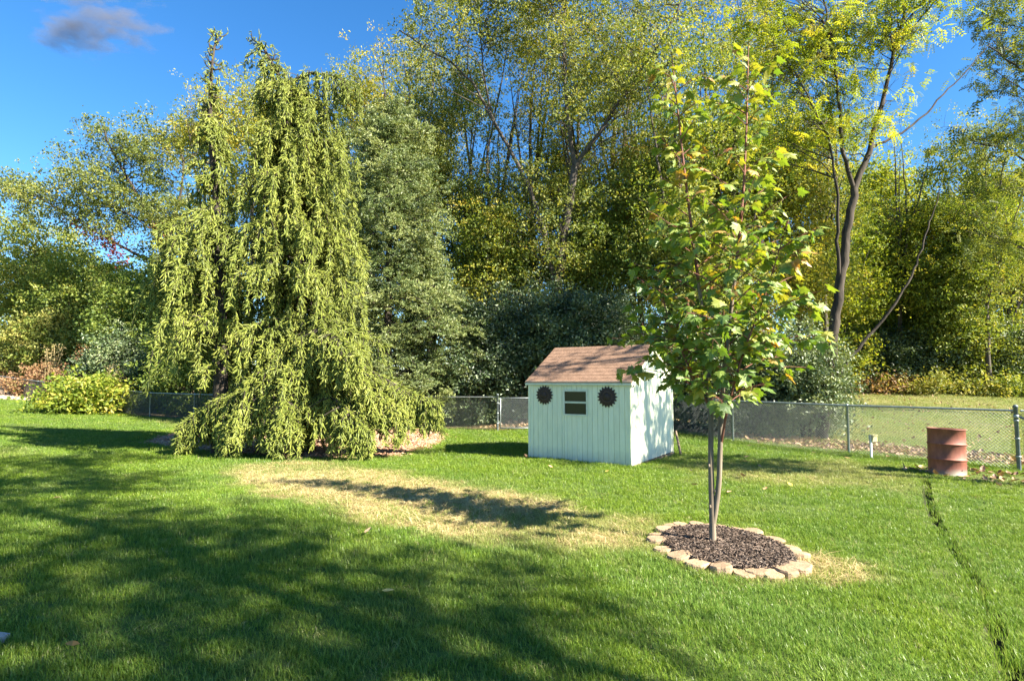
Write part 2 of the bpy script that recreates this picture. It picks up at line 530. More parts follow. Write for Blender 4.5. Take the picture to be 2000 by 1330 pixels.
rg = np.random.default_rng(3)
xy = lawn_points([(1.0, 3.0, 130), (3.0, 5.2, 420), (5.2, 8, 330), (8, 13, 190), (13, 20, 95), (20, 34, 34)], rg)
x, y = xy[:, 0], xy[:, 1]
keep = clear_of_things(x, y)
bf = beyond_fence(x, y)
keep &= (bf < .3) | ((x > 2.5) & (bf > .2))
bedv = 1 - ss(-.25, .2, sdist(BED, x, y) + .18 * noise2(x, y, 3, 5))
keep &= rg.uniform(size=len(x)) > bedv * 1.1
keep &= rg.uniform(size=len(x)) > .8 * (1 - ss(-.2, .25, sdist(BARE, x, y) + .2 * noise2(x, y, 3, 6)))
keep &= sdist(CHIPS, x, y) > 0
# leaf litter strip just beyond the right fence
strip = (bf > .5) & (bf < 2.2) & (x > 3)
keep &= ~(strip & (rg.uniform(size=len(x)) < .75))
x, y, bf = x[keep], y[keep], bf[keep]
dry = dryness(x, y)
dry = np.clip(dry + rg.normal(0, .12, len(x)) * (dry > .05) + .16 * np.clip(noise2(x, y, 2.6, 17) - .1, 0, 1), 0, 1)
dry = np.where((dry > .5) & (rg.uniform(size=len(x)) < .22 + .3 * ss(.1, .6, noise2(x, y, 4.5, 18))), rg.uniform(0, .35, len(x)), dry)
dry = np.where(rg.uniform(size=len(x)) < .02, np.clip(dry + .6, 0, 1), dry)
k2 = rg.uniform(size=len(x)) > .45 * dry * (dry > .6)
x, y, dry, bf = x[k2], y[k2], dry[k2], bf[k2]
lush = np.clip(.45 + .6 * noise2(x, y, .9, 12) + .6 * noise2(x, y, 3.2, 13) + rg.normal(0, .22, len(x)), 0, 1)
hs = 1 + .28 * noise2(x, y, 1.6, 14) + .34 * noise2(x, y, 5.5, 15) + .2 * noise2(x, y, 13, 16)
hs = np.clip(hs, .45, 1.7)
hs = hs * (1 - .35 * dry) * (1 + .22 * ss(8, 25, y)) * (1 + .5 * ss(0, 2, bf))
rd = pdist(RUT, x, y)
hs = hs * np.where(rd < .14, 1.35, 1)  # blades raised along the rut so that they shade it
ws = 1 + .9 * ss(6, 22, y)
nz_ = len(x)
rr = np.random.default_rng(8)
tufts = [piece("grass_tuft", blade_tuft(22, .075, .062, .0023, .8, rr), M["grass"]) for _ in range(5)]
lawn = scatter("lawn_grass", np.stack([x, y, gz(x, y) + .004], 1),
               np.stack([rg.normal(0, .12, nz_), rg.normal(0, .12, nz_), rg.uniform(0, 6.28, nz_)], 1),
               np.stack([ws, ws, hs], 1) * rg.uniform(.8, 1.2, nz_)[:, None], tufts, {"dry": dry, "lush": lush})
tag(lawn, "mown green lawn grass with dry yellow patches", "grass")

# ------------------------------------------------------------------ rut in the lawn
rp = np.array(RUT)
rp = np.concatenate([[rp[0]]] + [np.stack([np.linspace(rp[i][0], rp[i + 1][0], 9)[1:], np.linspace(rp[i][1], rp[i + 1][1], 9)[1:]], 1) for i in range(len(rp) - 1)])
tn = np.gradient(rp, axis=0); tn /= np.linalg.norm(tn, axis=1)[:, None]
nrm = np.stack([-tn[:, 1], tn[:, 0]], 1)
wob = .012 * noise2(rp[:, 0], rp[:, 1], 5, 21)
rows_ = []
for off_, dz in ((-.34, .003), (-.07, .012), (-.025, -.07), (.025, -.07), (.07, .012), (.34, .003)):
    q_ = rp + nrm * (off_ + (wob[:, None] if abs(off_) < .1 else 0))
    rows_.append(np.c_[q_, gz(q_[:, 0], q_[:, 1]) + dz])
V = np.concatenate(rows_)
k = len(rp); i_ = np.arange(k - 1)
F = np.concatenate([np.stack([i_ + l * k, i_ + l * k + 1, i_ + (l + 1) * k + 1, i_ + (l + 1) * k], 1) for l in range(5)])
M["soil"] = noisy("dark_soil", (.012, .011, .007), (.04, .034, .02), 30, .95, .8)  # soil colour darkened to carry the shade of the rut
rut = tag(MB().add(V, F).build("lawn_rut", M["soil"]), kind="structure")
rut.data.materials.append(ground.data.materials[0])
nq = len(i_)
rut.data.polygons.foreach_set("material_index", np.array([1] * nq + [0] * (3 * nq) + [1] * nq, np.int32))
for nm, val in (("dry", .1), ("bed", 0.), ("floor", 0.)):
    at = rut.data.attributes.new(nm, 'FLOAT', 'POINT'); at.data.foreach_set("value", np.full(len(rut.data.vertices), val, np.float32))

# ------------------------------------------------------------------ chain link fence
def zg(p): return float(gz(p[0], p[1]))
FH = 1.16
def fence_run(label, pts, spacing, posts=None, dark_ends=(), mesh_pitch=.066, rail=True, skip=(), wr=.003):
    """a run of chain link fence through pts; every post, each rail length and each fabric panel is a part"""
    pts = [np.asarray(p, float) for p in pts]
    root = thing("chain_link_fence", label, "fence", (pts[0][0], pts[0][1], zg(pts[0])))
    off = np.array([pts[0][0], pts[0][1], zg(pts[0])])
    nodes = []
    for a, b in zip(pts[:-1], pts[1:]):
        n = max(1, round(np.linalg.norm(b - a) / spacing))
        for i in range(n): nodes.append(a + (b - a) * i / n)
    nodes.append(pts[-1])
    for i, p in enumerate(nodes):
        if i in skip: continue
        end = i in dark_ends or (i - len(nodes)) in dark_ends
        r = .036 if end else .026
        h = FH + (.06 if end else -.02)
        m = MB().lathe([(r, -.25), (r, h), (r * 1.25, h + .004), (r * 1.25, h + .03), (r * .8, h + .055), (.002, h + .062)], 12)
        po = m.build("post", M["post_dark"] if end else M["galv"], root, True, (p[0] - off[0], p[1] - off[1], zg(p) - off[2]))
        if end:
            for zz in (.25, .6, .95):
                MB().lathe([(r * 1.18, zz), (r * 1.3, zz + .005), (r * 1.3, zz + .025), (r * 1.18, zz + .03)], 12).build("tension_band", M["galv"], po, True)
    for a, b in zip(nodes[:-1], nodes[1:]):
        L = np.linalg.norm(b - a)
        n = max(2, int(L / .5))
        ts = np.linspace(0, 1, n + 1)
        q = a[None] + (b - a)[None] * ts[:, None]
        zb = gz(q[:, 0], q[:, 1])
        ztop = zb[0] + (zb[-1] - zb[0]) * ts + FH
        P = np.c_[q, ztop] - off
        if rail:
            MB().tube(P, .021, 8).build("rail", M["galv"], root, True)
        # woven fabric: two families of diagonal wires, each bent slightly out of the plane
        d = (b - a) / L; nn = np.array([-d[1], d[0]])
        mb = MB()
        H = FH - .03
        pitch = mesh_pitch
        W = H  # 45 degree wires
        nw = int((L + W) / pitch)
        for fam in (0, 1):
            for kx in range(nw):
                s0 = -W + kx * pitch
                s_lo, s_hi = max(0, s0), min(L, s0 + W)
                if s_hi - s_lo < .02: continue
                mseg = max(2, int((s_hi - s_lo) / .3) + 1)
                s = np.linspace(s_lo, s_hi, mseg)
                hgt = (s - s0) / W * H
                if fam: hgt = H - hgt
                g0 = np.interp(s, ts * L, zb); g1 = np.interp(s, ts * L, ztop) - .02
                z = g0 + .02 + (g1 - g0 - .02) * (hgt / H)
                o_ = .004 if fam else -.004
                Q = np.c_[a[0] + d[0] * s + nn[0] * o_, a[1] + d[1] * s + nn[1] * o_, z] - off
                mb.tube(Q, wr, 3)
        mb.build("mesh_panel", M["wire"], root)
    return root

fence_run("galvanised chain link fence behind the rust drum and young maple", [PC, P3 - (P3 - P5) * 0, P5], 3.1, dark_ends=(-1,))
fence_run("chain link fence run going on past the dark corner post", [P5 + np.array([.07, -.03]), (13.2, 9.75)], 3.2, skip=(0,))
fence_run("chain link fence run from the gate post towards the weeping spruce", [PG, PL0], 3.1, dark_ends=(0,), mesh_pitch=.075, wr=.0055)
fence_run("long chain link fence run climbing past the red weeds", [PL0 + np.array([-.06, .04]), PL1, PL2], 3.3, mesh_pitch=.085, skip=(0,), wr=.0075)
# brace on the corner post
# gate between the gate post and the shed's far corner
gate = thing("fence_gate", "chain link gate with bottom rail beside the shed", "gate", (PG[0], PG[1], zg(PG)))
gd = (PG2 - PG); gl_ = np.linalg.norm(gd); gd = gd / gl_
g0, g1 = .1, gl_ + .55
def gp(s, z): return np.array([gd[0] * s, gd[1] * s, z])
MB().tube([gp(g0, .1), gp(g0, 1.13)], .02, 8, cap=True).build("frame_upright", M["galv"], gate, True)
MB().tube([gp(g1, .1), gp(g1, 1.13)], .02, 8, cap=True).build("frame_upright", M["galv"], gate, True)
MB().tube([gp(g0, 1.13), gp(g1, 1.13)], .02, 8, cap=True).build("top_rail", M["galv"], gate, True)
MB().tube([gp(g0, .1), gp(g1, .1)], .02, 8, cap=True).build("bottom_rail", M["galv"], gate, True)
mb = MB()
for fam in (0, 1):
    for kx in range(40):
        s0 = g0 - 1.0 + kx * .07
        lo, hi = max(g0, s0), min(g1, s0 + 1.0)
        if hi - lo < .02: continue
        f = (lambda s: .12 + (s - s0)) if fam == 0 else (lambda s: 1.12 - (s - s0))
        mb.tube([gp(lo, f(lo)), gp(hi, f(hi))], .0034, 3)
mb.build("mesh_panel", M["wire"], gate)
for zz in (.3, .95):
    MB().box(gp(.04, zz), (.1, .05, .05)).build("hinge", M["galv"], gate)
# far side of the gate to the fence corner
fence_run("short chain link fence run behind the shed", [PG + gd * (g1 + .08), PC + np.array([-.1, .02])], 2.9, skip=())
# brace at corner
br = thing("fence_brace", "grey steel brace slanting down from the dark corner post", "brace", (P5[0], P5[1], zg(P5)))
MB().tube([(.03, -.02, 1.05), (1.75, -.86, .12)], .022, 8, cap=True).build("brace_tube", M["post_dark"], br, True)
MB().lathe([(.04, 1.02), (.046, 1.025), (.046, 1.075), (.04, 1.08)], 12).build("brace_clamp", M["galv"], br, True)

# ------------------------------------------------------------------ garden shed
EAVE, RIDGE, OV = 1.76, 2.56, 0.07
def siding_mat():
    m, nt, out = new_mat("white_painted_siding")
    p = N(nt, "ShaderNodeBsdfPrincipled", Roughness=.6)
    p.inputs["Specular IOR Level"].default_value = .3
    tc = N(nt, "ShaderNodeTexCoord"); geo = N(nt, "ShaderNodeNewGeometry")
    mp = N(nt, "ShaderNodeMapping"); mp.inputs["Scale"].default_value = (6, 6, 1.0); nt.links.new(geo.outputs["Position"], mp.inputs[0])
    nz = N(nt, "ShaderNodeTexNoise", Scale=2.2, Detail=8.0, Roughness=.65); nt.links.new(mp.outputs[0], nz.inputs["Vector"])
    r = ramp(nt, [(.25, (.68, .69, .50)), (.55, (.79, .79, .59)), (.8, (.83, .83, .66))]); nt.links.new(nz.outputs[0], r.inputs[0])
    # grime splashed up from the ground
    sp = N(nt, "ShaderNodeSeparateXYZ"); nt.links.new(geo.outputs["Position"], sp.inputs[0])
    n2 = N(nt, "ShaderNodeTexNoise", Scale=5.0, Detail=6.0); nt.links.new(geo.outputs["Position"], n2.inputs["Vector"])
    ad = N(nt, "ShaderNodeMath"); ad.operation = 'MULTIPLY_ADD'; nt.links.new(n2.outputs[0], ad.inputs[0]); ad.inputs[1].default_value = -.28; nt.links.new(sp.outputs["Z"], ad.inputs[2])
    mr = N(nt, "ShaderNodeMapRange"); nt.links.new(ad.outputs[0], mr.inputs[0]); mr.inputs[1].default_value = -.1; mr.inputs[2].default_value = .2; mr.inputs[3].default_value = .5; mr.inputs[4].default_value = 0
    mx = N(nt, "ShaderNodeMix"); mx.data_type = 'RGBA'; nt.links.new(mr.outputs[0], mx.inputs[0]); nt.links.new(r.outputs[0], mx.inputs[6]); mx.inputs[7].default_value = (.3, .33, .32, 1)
    oi = N(nt, "ShaderNodeObjectInfo"); m3 = N(nt, "ShaderNodeMapRange"); nt.links.new(oi.outputs["Random"], m3.inputs[0]); m3.inputs[3].default_value = .955; m3.inputs[4].default_value = 1.02
    hs_ = N(nt, "ShaderNodeHueSaturation"); nt.links.new(m3.outputs[0], hs_.inputs["Value"]); nt.links.new(mx.outputs[2], hs_.inputs["Color"])
    nt.links.new(hs_.outputs[0], p.inputs["Base Color"])
    b = N(nt, "ShaderNodeBump", Strength=.15, Distance=.01); nt.links.new(nz.outputs[0], b.inputs["Height"]); nt.links.new(b.outputs[0], p.inputs["Normal"])
    nt.links.new(p.outputs[0], out.inputs[0])
    return m
M["siding"] = siding_mat()
M["trim"] = noisy("cream_trim_paint", (.55, .56, .44), (.70, .71, .58), 9, .6, .1)
M["shingle"] = noisy("brown_asphalt_shingle", (.14, .08, .052), (.28, .175, .12), 28, .95, .7, rnd=.05, bscale=160)
M["shingle_edge"] = noisy("roof_deck_wood", (.05, .035, .03), (.1, .075, .06), 12, .9)
M["glass"] = None
m, nt, out = new_mat("dark_window_glass")
p = N(nt, "ShaderNodeBsdfPrincipled", Roughness=.12); p.inputs["Base Color"].default_value = (.03, .03, .022, 1); p.inputs["Specular IOR Level"].default_value = .4
nt.links.new(p.outputs[0], out.inputs[0]); M["glass"] = m
M["wood"] = noisy("weathered_wood", (.13, .095, .06), (.3, .22, .15), 10, .9, .6, (.25, 1, 1))
M["rustmetal"] = noisy("dark_brown_metal", (.022, .016, .016), (.075, .05, .042), 16, .55, .2, metal=.3)

shed = thing("garden_shed", "small white wooden garden shed with brown shingle roof beside the chain link gate", "shed", (SHED_FL[0], SHED_FL[1], 0.0), (0, 0, math.atan2(SU[1], SU[0])))
# local frame: x along the front, y into the shed, z up
Wd, Ln = SHED_W, SHED_L
mid = Ln / 2
def gable(yy): return EAVE + (RIDGE - EAVE) * (1 - abs(yy - mid) / mid)
# inner shell so that nothing shows through the grooves
shell = MB()
V = [(.02, .02, 0), (Wd - .02, .02, 0), (Wd - .02, Ln - .02, 0), (.02, Ln - .02, 0), (.02, .02, EAVE - .02), (Wd - .02, .02, EAVE - .02), (Wd - .02, Ln - .02, EAVE - .02), (.02, Ln - .02, EAVE - .02), (.02, mid, RIDGE - .05), (Wd - .02, mid, RIDGE - .05)]
shell.add(V, [(0, 1, 5, 4), (2, 3, 7, 6)]).add(np.array(V)[[1, 2, 6, 9, 5, 0, 3, 7, 8, 4]], [(0, 1, 2, 3, 4), (6, 5, 9, 8, 7)])
inner = shell.build("wall_core", M["shingle_edge"], shed)
# front openings (photo pixels -> wall plane)
def on_front(px, py):
    d = ray(px, py); n = np.array([-SW[0], -SW[1]]); o = SHED_FL
    t = (o @ n) / (d[:2] @ n)
    q = d * t
    return float((q[:2] - SHED_FL) @ SU), float(CAMZ + q[2])
wx0, wz1 = on_front(1102, 763); wx1, wz0 = on_front(1147, 811)
nb = 20
bw = Wd / nb
def board(x0, x1, z0f, z1f, axis_, depth0, depth1, parent, name="siding_board"):
    """upright board; z limits are functions of the position along the wall"""
    m = MB()
    e = .003
    xs = (x0 + e, x1 - e)
    if axis_ == 'x':
        V = [(xs[i], d, z) for d in (depth0, depth1) for (i, z) in ((0, z0f(xs[0])), (1, z0f(xs[1])), (1, z1f(xs[1])), (0, z1f(xs[0])))]
    else:
        V = [(d, xs[i], z) for d in (depth0, depth1) for (i, z) in ((0, z0f(xs[0])), (1, z0f(xs[1])), (1, z1f(xs[1])), (0, z1f(xs[0])))]
    F = [(0, 1, 2, 3), (7, 6, 5, 4), (0, 4, 5, 1), (1, 5, 6, 2), (2, 6, 7, 3), (3, 7, 4, 0)]
    return m.add(V, F).build(name, M["siding"], parent)
front = MB().box((Wd / 2, .03, .05), (Wd - .06, .012, .08)).build("front_wall", M["siding"], shed)
fcuts = sorted([i * bw for i in range(nb + 1) if abs(i * bw - wx0) > .03 and abs(i * bw - wx1) > .03] + [wx0, wx1])
for x0, x1 in zip(fcuts[:-1], fcuts[1:]):
    zb = lambda s: .02
    zt = lambda s: EAVE - .03
    if (x0 + x1) / 2 > wx0 and (x0 + x1) / 2 < wx1:
        board(x0, x1, zb, lambda s: wz0 - .02, 'x', -.004, .022, front)
        board(x0, x1, lambda s: wz1 + .02, zt, 'x', -.004, .022, front)
    else:
        board(x0, x1, zb, zt, 'x', -.004, .022, front)
side = MB().box((Wd - .03, Ln / 2, .05), (.012, Ln - .06, .08)).build("side_wall", M["siding"], shed)
nb2 = 14
cuts = sorted(set([round(i * Ln / nb2, 4) for i in range(nb2 + 1)]))
for a, b in zip(cuts[:-1], cuts[1:]):
    board(a, b, lambda s: .03 + .03 * s / Ln, lambda s: gable(s) - .012, 'y', Wd + .004, Wd - .022, side)
left = MB().box((.03, Ln / 2, .05), (.012, Ln - .06, .08)).build("side_wall", M["siding"], shed)
for a, b in zip(cuts[:-1], cuts[1:]):
    board(a, b, lambda s: .03, lambda s: gable(s) - .012, 'y', -.004, .022, left)
back = MB().box((Wd / 2, Ln - .01, EAVE / 2), (Wd, .02, EAVE - .05)).build("back_wall", M["siding"], shed)
# corner boards, fascia and rake trim
for cx, cy in ((Wd - .02, -.012), (.02, -.012)):
    MB().box((cx, cy, EAVE / 2), (.055, .014, EAVE - .03)).build("corner_board", M["siding"], shed)
MB().box((Wd + .012, .03, EAVE / 2), (.014, .07, EAVE - .06)).build("corner_board", M["siding"], shed)
MB().box((Wd + .012, Ln - .03, EAVE / 2), (.014, .07, EAVE - .06)).build("corner_board", M["siding"], shed)
slope = math.atan2(RIDGE - EAVE, mid)
sl = math.hypot(mid, RIDGE - EAVE)
roof = thing("roof", None, None); roof.parent = shed
MB().box((Wd / 2, -OV + .008, EAVE - .045), (Wd + .1, .02, .085)).build("fascia", M["trim"], roof)
MB().box((Wd / 2, Ln + OV - .008, EAVE - .045), (Wd + .1, .02, .085)).build("fascia", M["trim"], roof)
cs, sn = math.cos(slope), math.sin(slope)
for sgn in (0, 1):
    ang = slope if sgn == 0 else -slope
    R = np.array([[1, 0, 0], [0, math.cos(ang), -math.sin(ang)], [0, math.sin(ang), math.cos(ang)]])
    dl = sl + OV / cs
    # deck slab
    yc = mid - (dl / 2) * cs if sgn == 0 else mid + (dl / 2) * cs
    zc = RIDGE - (dl / 2) * sn
    MB().box((Wd / 2, yc, zc - .004), (Wd + .12, dl, .022), R).build("roof_deck", M["shingle_edge"], roof)
    for xx in (-.055, Wd + .055):
        MB().box((xx, yc, zc - .055), (.016, dl - .03, .08), R).build("rake_board", M["siding"], roof)
    rows = 11
    ex = dl / rows
    tabs = 9
    tw = (Wd + .13) / tabs
    for r_ in range(rows):
        # from the eave up
        u = (r_ + .5) * ex
        offx = (r_ % 2) * tw / 2 + random.uniform(-.02, .02)
        edges = [-.065]
        q = -.065 + (tw / 2 if r_ % 2 else tw)
        while q < Wd + .06:
            edges.append(q); q += tw
        edges.append(Wd + .065)
        for a, b in zip(edges[:-1], edges[1:]):
            if b - a < .03: continue
            yy = -OV + u * cs if sgn == 0 else Ln + OV - u * cs
            zz = EAVE - OV * math.tan(slope) + u * sn + .016 + random.uniform(0, .002)
            tl = .03 if sgn == 0 else -.03
            ca, sa = math.cos(ang - tl), math.sin(ang - tl)
            R2 = np.array([[1, 0, 0], [0, ca, -sa], [0, sa, ca]])
            o = MB().box((0, 0, 0), (b - a - .005, ex + .02, .016)).build("shingle", M["shingle"], roof, False, ((a + b) / 2, yy, zz))
            o.rotation_euler = (ang - tl, 0, random.uniform(-.006, .006))
    if sgn == 0:
        ncap = 9
        for kcap in range(ncap):
            w_ = (Wd + .13) / ncap
            xx = -.065 + (kcap + .5) * w_
            m = MB()
            for s2 in (-1, 1):
                A = s2 * slope
                m.box((xx, mid + s2 * .05 * 1, RIDGE + .02 - .05 * math.tan(slope) + .008), (w_ - .004, .12, .008), np.array([[1, 0, 0], [0, math.cos(-A), -math.sin(-A)], [0, math.sin(-A), math.cos(-A)]]))
            m.build("ridge_cap", M["shingle"], roof)
# window
win = MB().box(((wx0 + wx1) / 2, .012, (wz0 + wz1) / 2), (wx1 - wx0 + .02, .01, wz1 - wz0 + .02)).build("window", M["shingle_edge"], shed)
fw = .035
for zc in (wz0 + fw / 2 - .02, wz1 - fw / 2 + .02):
    MB().box(((wx0 + wx1) / 2, -.012, zc), (wx1 - wx0 + .04, .03, fw)).build("frame", M["trim"], win)
for xc in (wx0 - .002, wx1 + .002):
    MB().box((xc, -.0105, (wz0 + wz1) / 2), (fw, .03, wz1 - wz0 - .03)).build("frame", M["trim"], win)
zm = (wz0 + wz1) / 2 + .01
MB().box(((wx0 + wx1) / 2, -.006, zm), (wx1 - wx0 - .03, .024, .04)).build("meeting_rail", M["trim"], win)
MB().box(((wx0 + wx1) / 2, -.002, (zm + wz1) / 2 + .004), (wx1 - wx0 - .02, .004, wz1 - zm - .03)).build("pane", M["glass"], win)
MB().box(((wx0 + wx1) / 2, .004, (zm + wz0) / 2 - .004), (wx1 - wx0 - .02, .004, zm - wz0 - .03)).build("pane", M["glass"], win)
# skids and footing under the right side
MB().box((Wd - .05, Ln / 2 + .02, -.03), (.14, Ln + .06, .12)).build("skid", M["wood"], shed)
MB().box((.08, Ln / 2, -.03), (.14, Ln + .04, .12)).build("skid", M["wood"], shed)
MB().box((Wd * .5, Ln * .5, -.02), (.14, Ln - .1, .1)).build("skid", M["wood"], shed)
# small vent knob near the eave of the sunny side
MB().lathe([(.001, .03), (.022, .028), (.028, .01), (.028, 0)], 10).build("gable_knob", M["rustmetal"], shed).matrix_local = Matrix.Translation((Wd + .004, .12, EAVE - .1)) @ Matrix.Rotation(math.pi / 2, 4, 'Y')
# board leaning on the far corner of the sunny side
lp = SHED_FR + SW * (SHED_L - .02) + SU * .08
bd = MB()
bd.box((0, 0, 0), (.03, .1, .58))
bo = bd.build("leaning_board", M["wood"], None, False, (lp[0] + .06, lp[1] + .02, .27))
bo.rotation_euler = (0.0, -.2, math.atan2(SU[1], SU[0]))
MBn = MB().box((.022, 0, .0), (.012, .09, .03)).build("cleat", M["wood"], bo)
tag(bo, "weathered plank leaning against the rear corner of the white shed", "plank")

# sunburst wall ornaments
def sunburst(px, py, rad, label):
    u, z = on_front(px, py)
    w = SHED_FL + SU * u - SW * .008
    root = thing("metal_sunflower", label, "ornament", (w[0], w[1], z), (math.pi / 2, 0, math.atan2(SU[1], SU[0])), "metal sunflowers on the shed wall")
    # local: x right, y up, z out of the wall
    MB().lathe([(.001, .045), (rad * .18, .043), (rad * .3, .034), (rad * .34, .022)], 18).build("disc", M["rustmetal"], root, True)
    for ring, (n, r0, r1, zz, wd) in enumerate(((18, .5, 1.02, .010, .155), (18, .25, .78, .020, .13))):
        m = MB()
        m.add([(rad * r0 * .6, -rad * wd * .5, zz), (rad * (r0 + .22), -rad * wd, zz + .004), (rad * r1, 0, zz - .004), (rad * (r0 + .22), rad * wd, zz + .004), (rad * r0 * .6, rad * wd * .5, zz), (rad * (r0 + .22), 0, zz + .014)],
              [(0, 1, 5), (1, 2, 5), (2, 3, 5), (3, 4, 5)])
        me = m.mesh("petal"); me.materials.append(M["rustmetal"])
        for k in range(n):
            o = bpy.data.objects.new("petal", me); COL.objects.link(o); o.parent = root
            o.rotation_euler = (0, 0, (k + .5 * ring) * 2 * math.pi / n)
    MB().lathe([(rad * .7, 0.004), (rad * .7, .008), (.001, .0085)], 24).build("back_plate", M["rustmetal"], root)
sunburst(1064, 771.5, .225, "dark metal sunflower on the shed wall between the window and the gate side corner")
sunburst(1186.5, 775, .232, "dark metal sunflower on the shed wall between the window and the sunny corner")

# ------------------------------------------------------------------ rusty drum, stake
def drum_mat():
    m, nt, out = new_mat("rusty_drum_steel")
    p = N(nt, "ShaderNodeBsdfPrincipled", Roughness=.62, Metallic=.15)
    tc = N(nt, "ShaderNodeTexCoord")
    mp = N(nt, "ShaderNodeMapping"); mp.inputs["Scale"].default_value = (1, 1, .45); nt.links.new(tc.outputs["Object"], mp.inputs[0])
    nz = N(nt, "ShaderNodeTexNoise", Scale=5.0, Detail=9.0, Roughness=.7); nt.links.new(mp.outputs[0], nz.inputs["Vector"])
    r = ramp(nt, [(.25, (.09, .03, .02)), (.48, (.2, .065, .042)), (.62, (.28, .1, .06)), (.8, (.2, .085, .065))]); nt.links.new(nz.outputs[0], r.inputs[0])
    sp = N(nt, "ShaderNodeSeparateXYZ"); nt.links.new(tc.outputs["Object"], sp.inputs[0])
    ad = N(nt, "ShaderNodeMath"); ad.operation = 'MULTIPLY_ADD'; nt.links.new(nz.outputs[0], ad.inputs[0]); ad.inputs[1].default_value = .22; nt.links.new(sp.outputs["Z"], ad.inputs[2])
    mr = N(nt, "ShaderNodeMapRange"); nt.links.new(ad.outputs[0], mr.inputs[0]); mr.inputs[1].default_value = .13; mr.inputs[2].default_value = .24; mr.inputs[3].default_value = .8; mr.inputs[4].default_value = 0
    mx = N(nt, "ShaderNodeMix"); mx.data_type = 'RGBA'; nt.links.new(mr.outputs[0], mx.inputs[0]); nt.links.new(r.outputs[0], mx.inputs[6]); mx.inputs[7].default_value = (.17, .18, .14, 1)
    nt.links.new(mx.outputs[2], p.inputs["Base Color"])
    b = N(nt, "ShaderNodeBump", Strength=.3, Distance=.01); nt.links.new(nz.outputs[0], b.inputs["Height"]); nt.links.new(b.outputs[0], p.inputs["Normal"])
    nt.links.new(p.outputs[0], out.inputs[0])
    return m
M["drum"] = drum_mat()
db = hit(1872, 931)
db[1] += .27
drum = thing("oil_drum", "rusty red brown steel drum standing on the lawn by the fence", "drum", (db[0], db[1], zg(db) - .015), (.02, .03, 1.0))
R0 = .3
prof = [(R0, 0), (R0 + .008, .004), (R0 + .008, .02), (R0 - .002, .026)]
def rib(z): return [(R0 - .002, z - .03), (R0 + .006, z - .018), (R0 + .016, z - .006), (R0 + .016, z + .006), (R0 + .006, z + .018), (R0 - .002, z + .03)]
prof += rib(.3) + rib(.585) + [(R0 - .002, .85), (R0 + .008, .856)]
body = MB().lathe(prof, 40).build("drum_body", M["drum"], drum, True)
MB().lathe([(R0 + .008, .856), (R0 + .012, .864), (R0 + .008, .876), (R0 - .004, .876), (R0 - .01, .866), (R0 - .012, .85), (R0 - .014, .02), (.01, .02)], 40).build("rim", M["drum"], drum, True)
MB().lathe([(R0 - .016, .34), (.01, .35)], 30).build("ash_fill", M["soil"], drum)
for a in (.3, 2.1, 3.9, 5.4):
    MB().lathe([(.012, 0), (.012, .003), (.001, .004)], 8).build("vent_hole", M["soil"], drum).matrix_local = Matrix.Rotation(a, 4, 'Z') @ Matrix.Translation((R0 - .001, 0, .12)) @ Matrix.Rotation(math.pi / 2, 4, 'Y')

M["white_paint"] = noisy("white_stake_paint", (.55, .58, .6), (.74, .76, .77), 12, .6)
M["tan_plastic"] = noisy("tan_plastic_box", (.42, .37, .18), (.55, .5, .28), 6, .55)
sb_ = hit(1702, 894)
stake = thing("meter_stake", "thin white stake with a tan plastic box by the fence", "stake", tuple(sb_), (0, .02, .35))
MB().box((0, 0, .19), (.045, .03, .56)).build("stake_post", M["white_paint"], stake)
MB().box((.07, 0, .44), (.15, .1, .14)).build("meter_box", M["tan_plastic"], stake)
MB().box((.07, -.003, .517), (.17, .125, .016)).build("box_lid", M["tan_plastic"], stake)
MB().box((-.032, 0, .47), (.02, .05, .09)).build("bracket", M["galv"], stake)

# ------------------------------------------------------------------ ring of edging stones with mulch
M["edger"] = noisy("tan_concrete_edging", (.21, .14, .085), (.34, .24, .155), 9, .95, .5, rnd=.13, bscale=60)
rn = np.array([-.045, 0, 1.0])
ring = thing("edging_ring", "oval ring of tan concrete edging stones round the young maple", "garden edging", tuple(RINGC))
ns = 23
r5 = np.random.default_rng(2)
def edger_mesh(w, d, h, r):
    """scalloped block: rounded outer edge, bevelled top"""
    k = 9
    th = np.linspace(-math.pi / 2, math.pi / 2, k)
    outer = [(d * .42 + d * .5 * math.cos(t) * 1.0, w / 2 * math.sin(t)) for t in th]
    loop = [(-d * .36, -w * .40)] + outer + [(-d * .36, w * .40), (-d * .46, 0)]
    loop = np.array(loop) + r.normal(0, .004, (len(loop), 2))
    n = len(loop)
    V, F = [], []
    levels = [(1.0, -.08), (1.0, h - .014), (.93, h)]
    for s, z in levels:
        for (x_, y_) in loop: V.append((x_ * s, y_ * s, z + (r.normal(0, .002) if z > 0 else 0)))
    for l in range(len(levels) - 1):
        for i in range(n):
            j = (i + 1) % n
            F.append((l * n + i, l * n + j, (l + 1) * n + j, (l + 1) * n + i))
    mb = MB().add(V, np.array(F))
    mb.f.append(np.array([[2 * n + i for i in range(n)]], np.int32))
    return mb
for i in range(ns):
    a = 2 * math.pi * (i + r5.normal(0, .1)) / ns
    a = a + .13 * math.sin(2 * a)
    rr_ = 1 + r5.normal(0, .02)
    px_, py_ = RINGC[0] + rr_ * RX * math.cos(a), RINGC[1] + rr_ * RY * math.sin(a)
    a = math.atan2(math.sin(a) / RY, math.cos(a) / RX)
    mbk = edger_mesh(.205 + r5.uniform(-.01, .02), .185, .055 + r5.uniform(-.015, .02), r5)
    o = mbk.build("edging_stone", M["edger"], ring, False, (px_ - RINGC[0], py_ - RINGC[1], zg((px_, py_)) - RINGC[2]))
    o.rotation_euler = (r5.normal(0, .05), r5.normal(0, .05), a + r5.normal(0, .12))
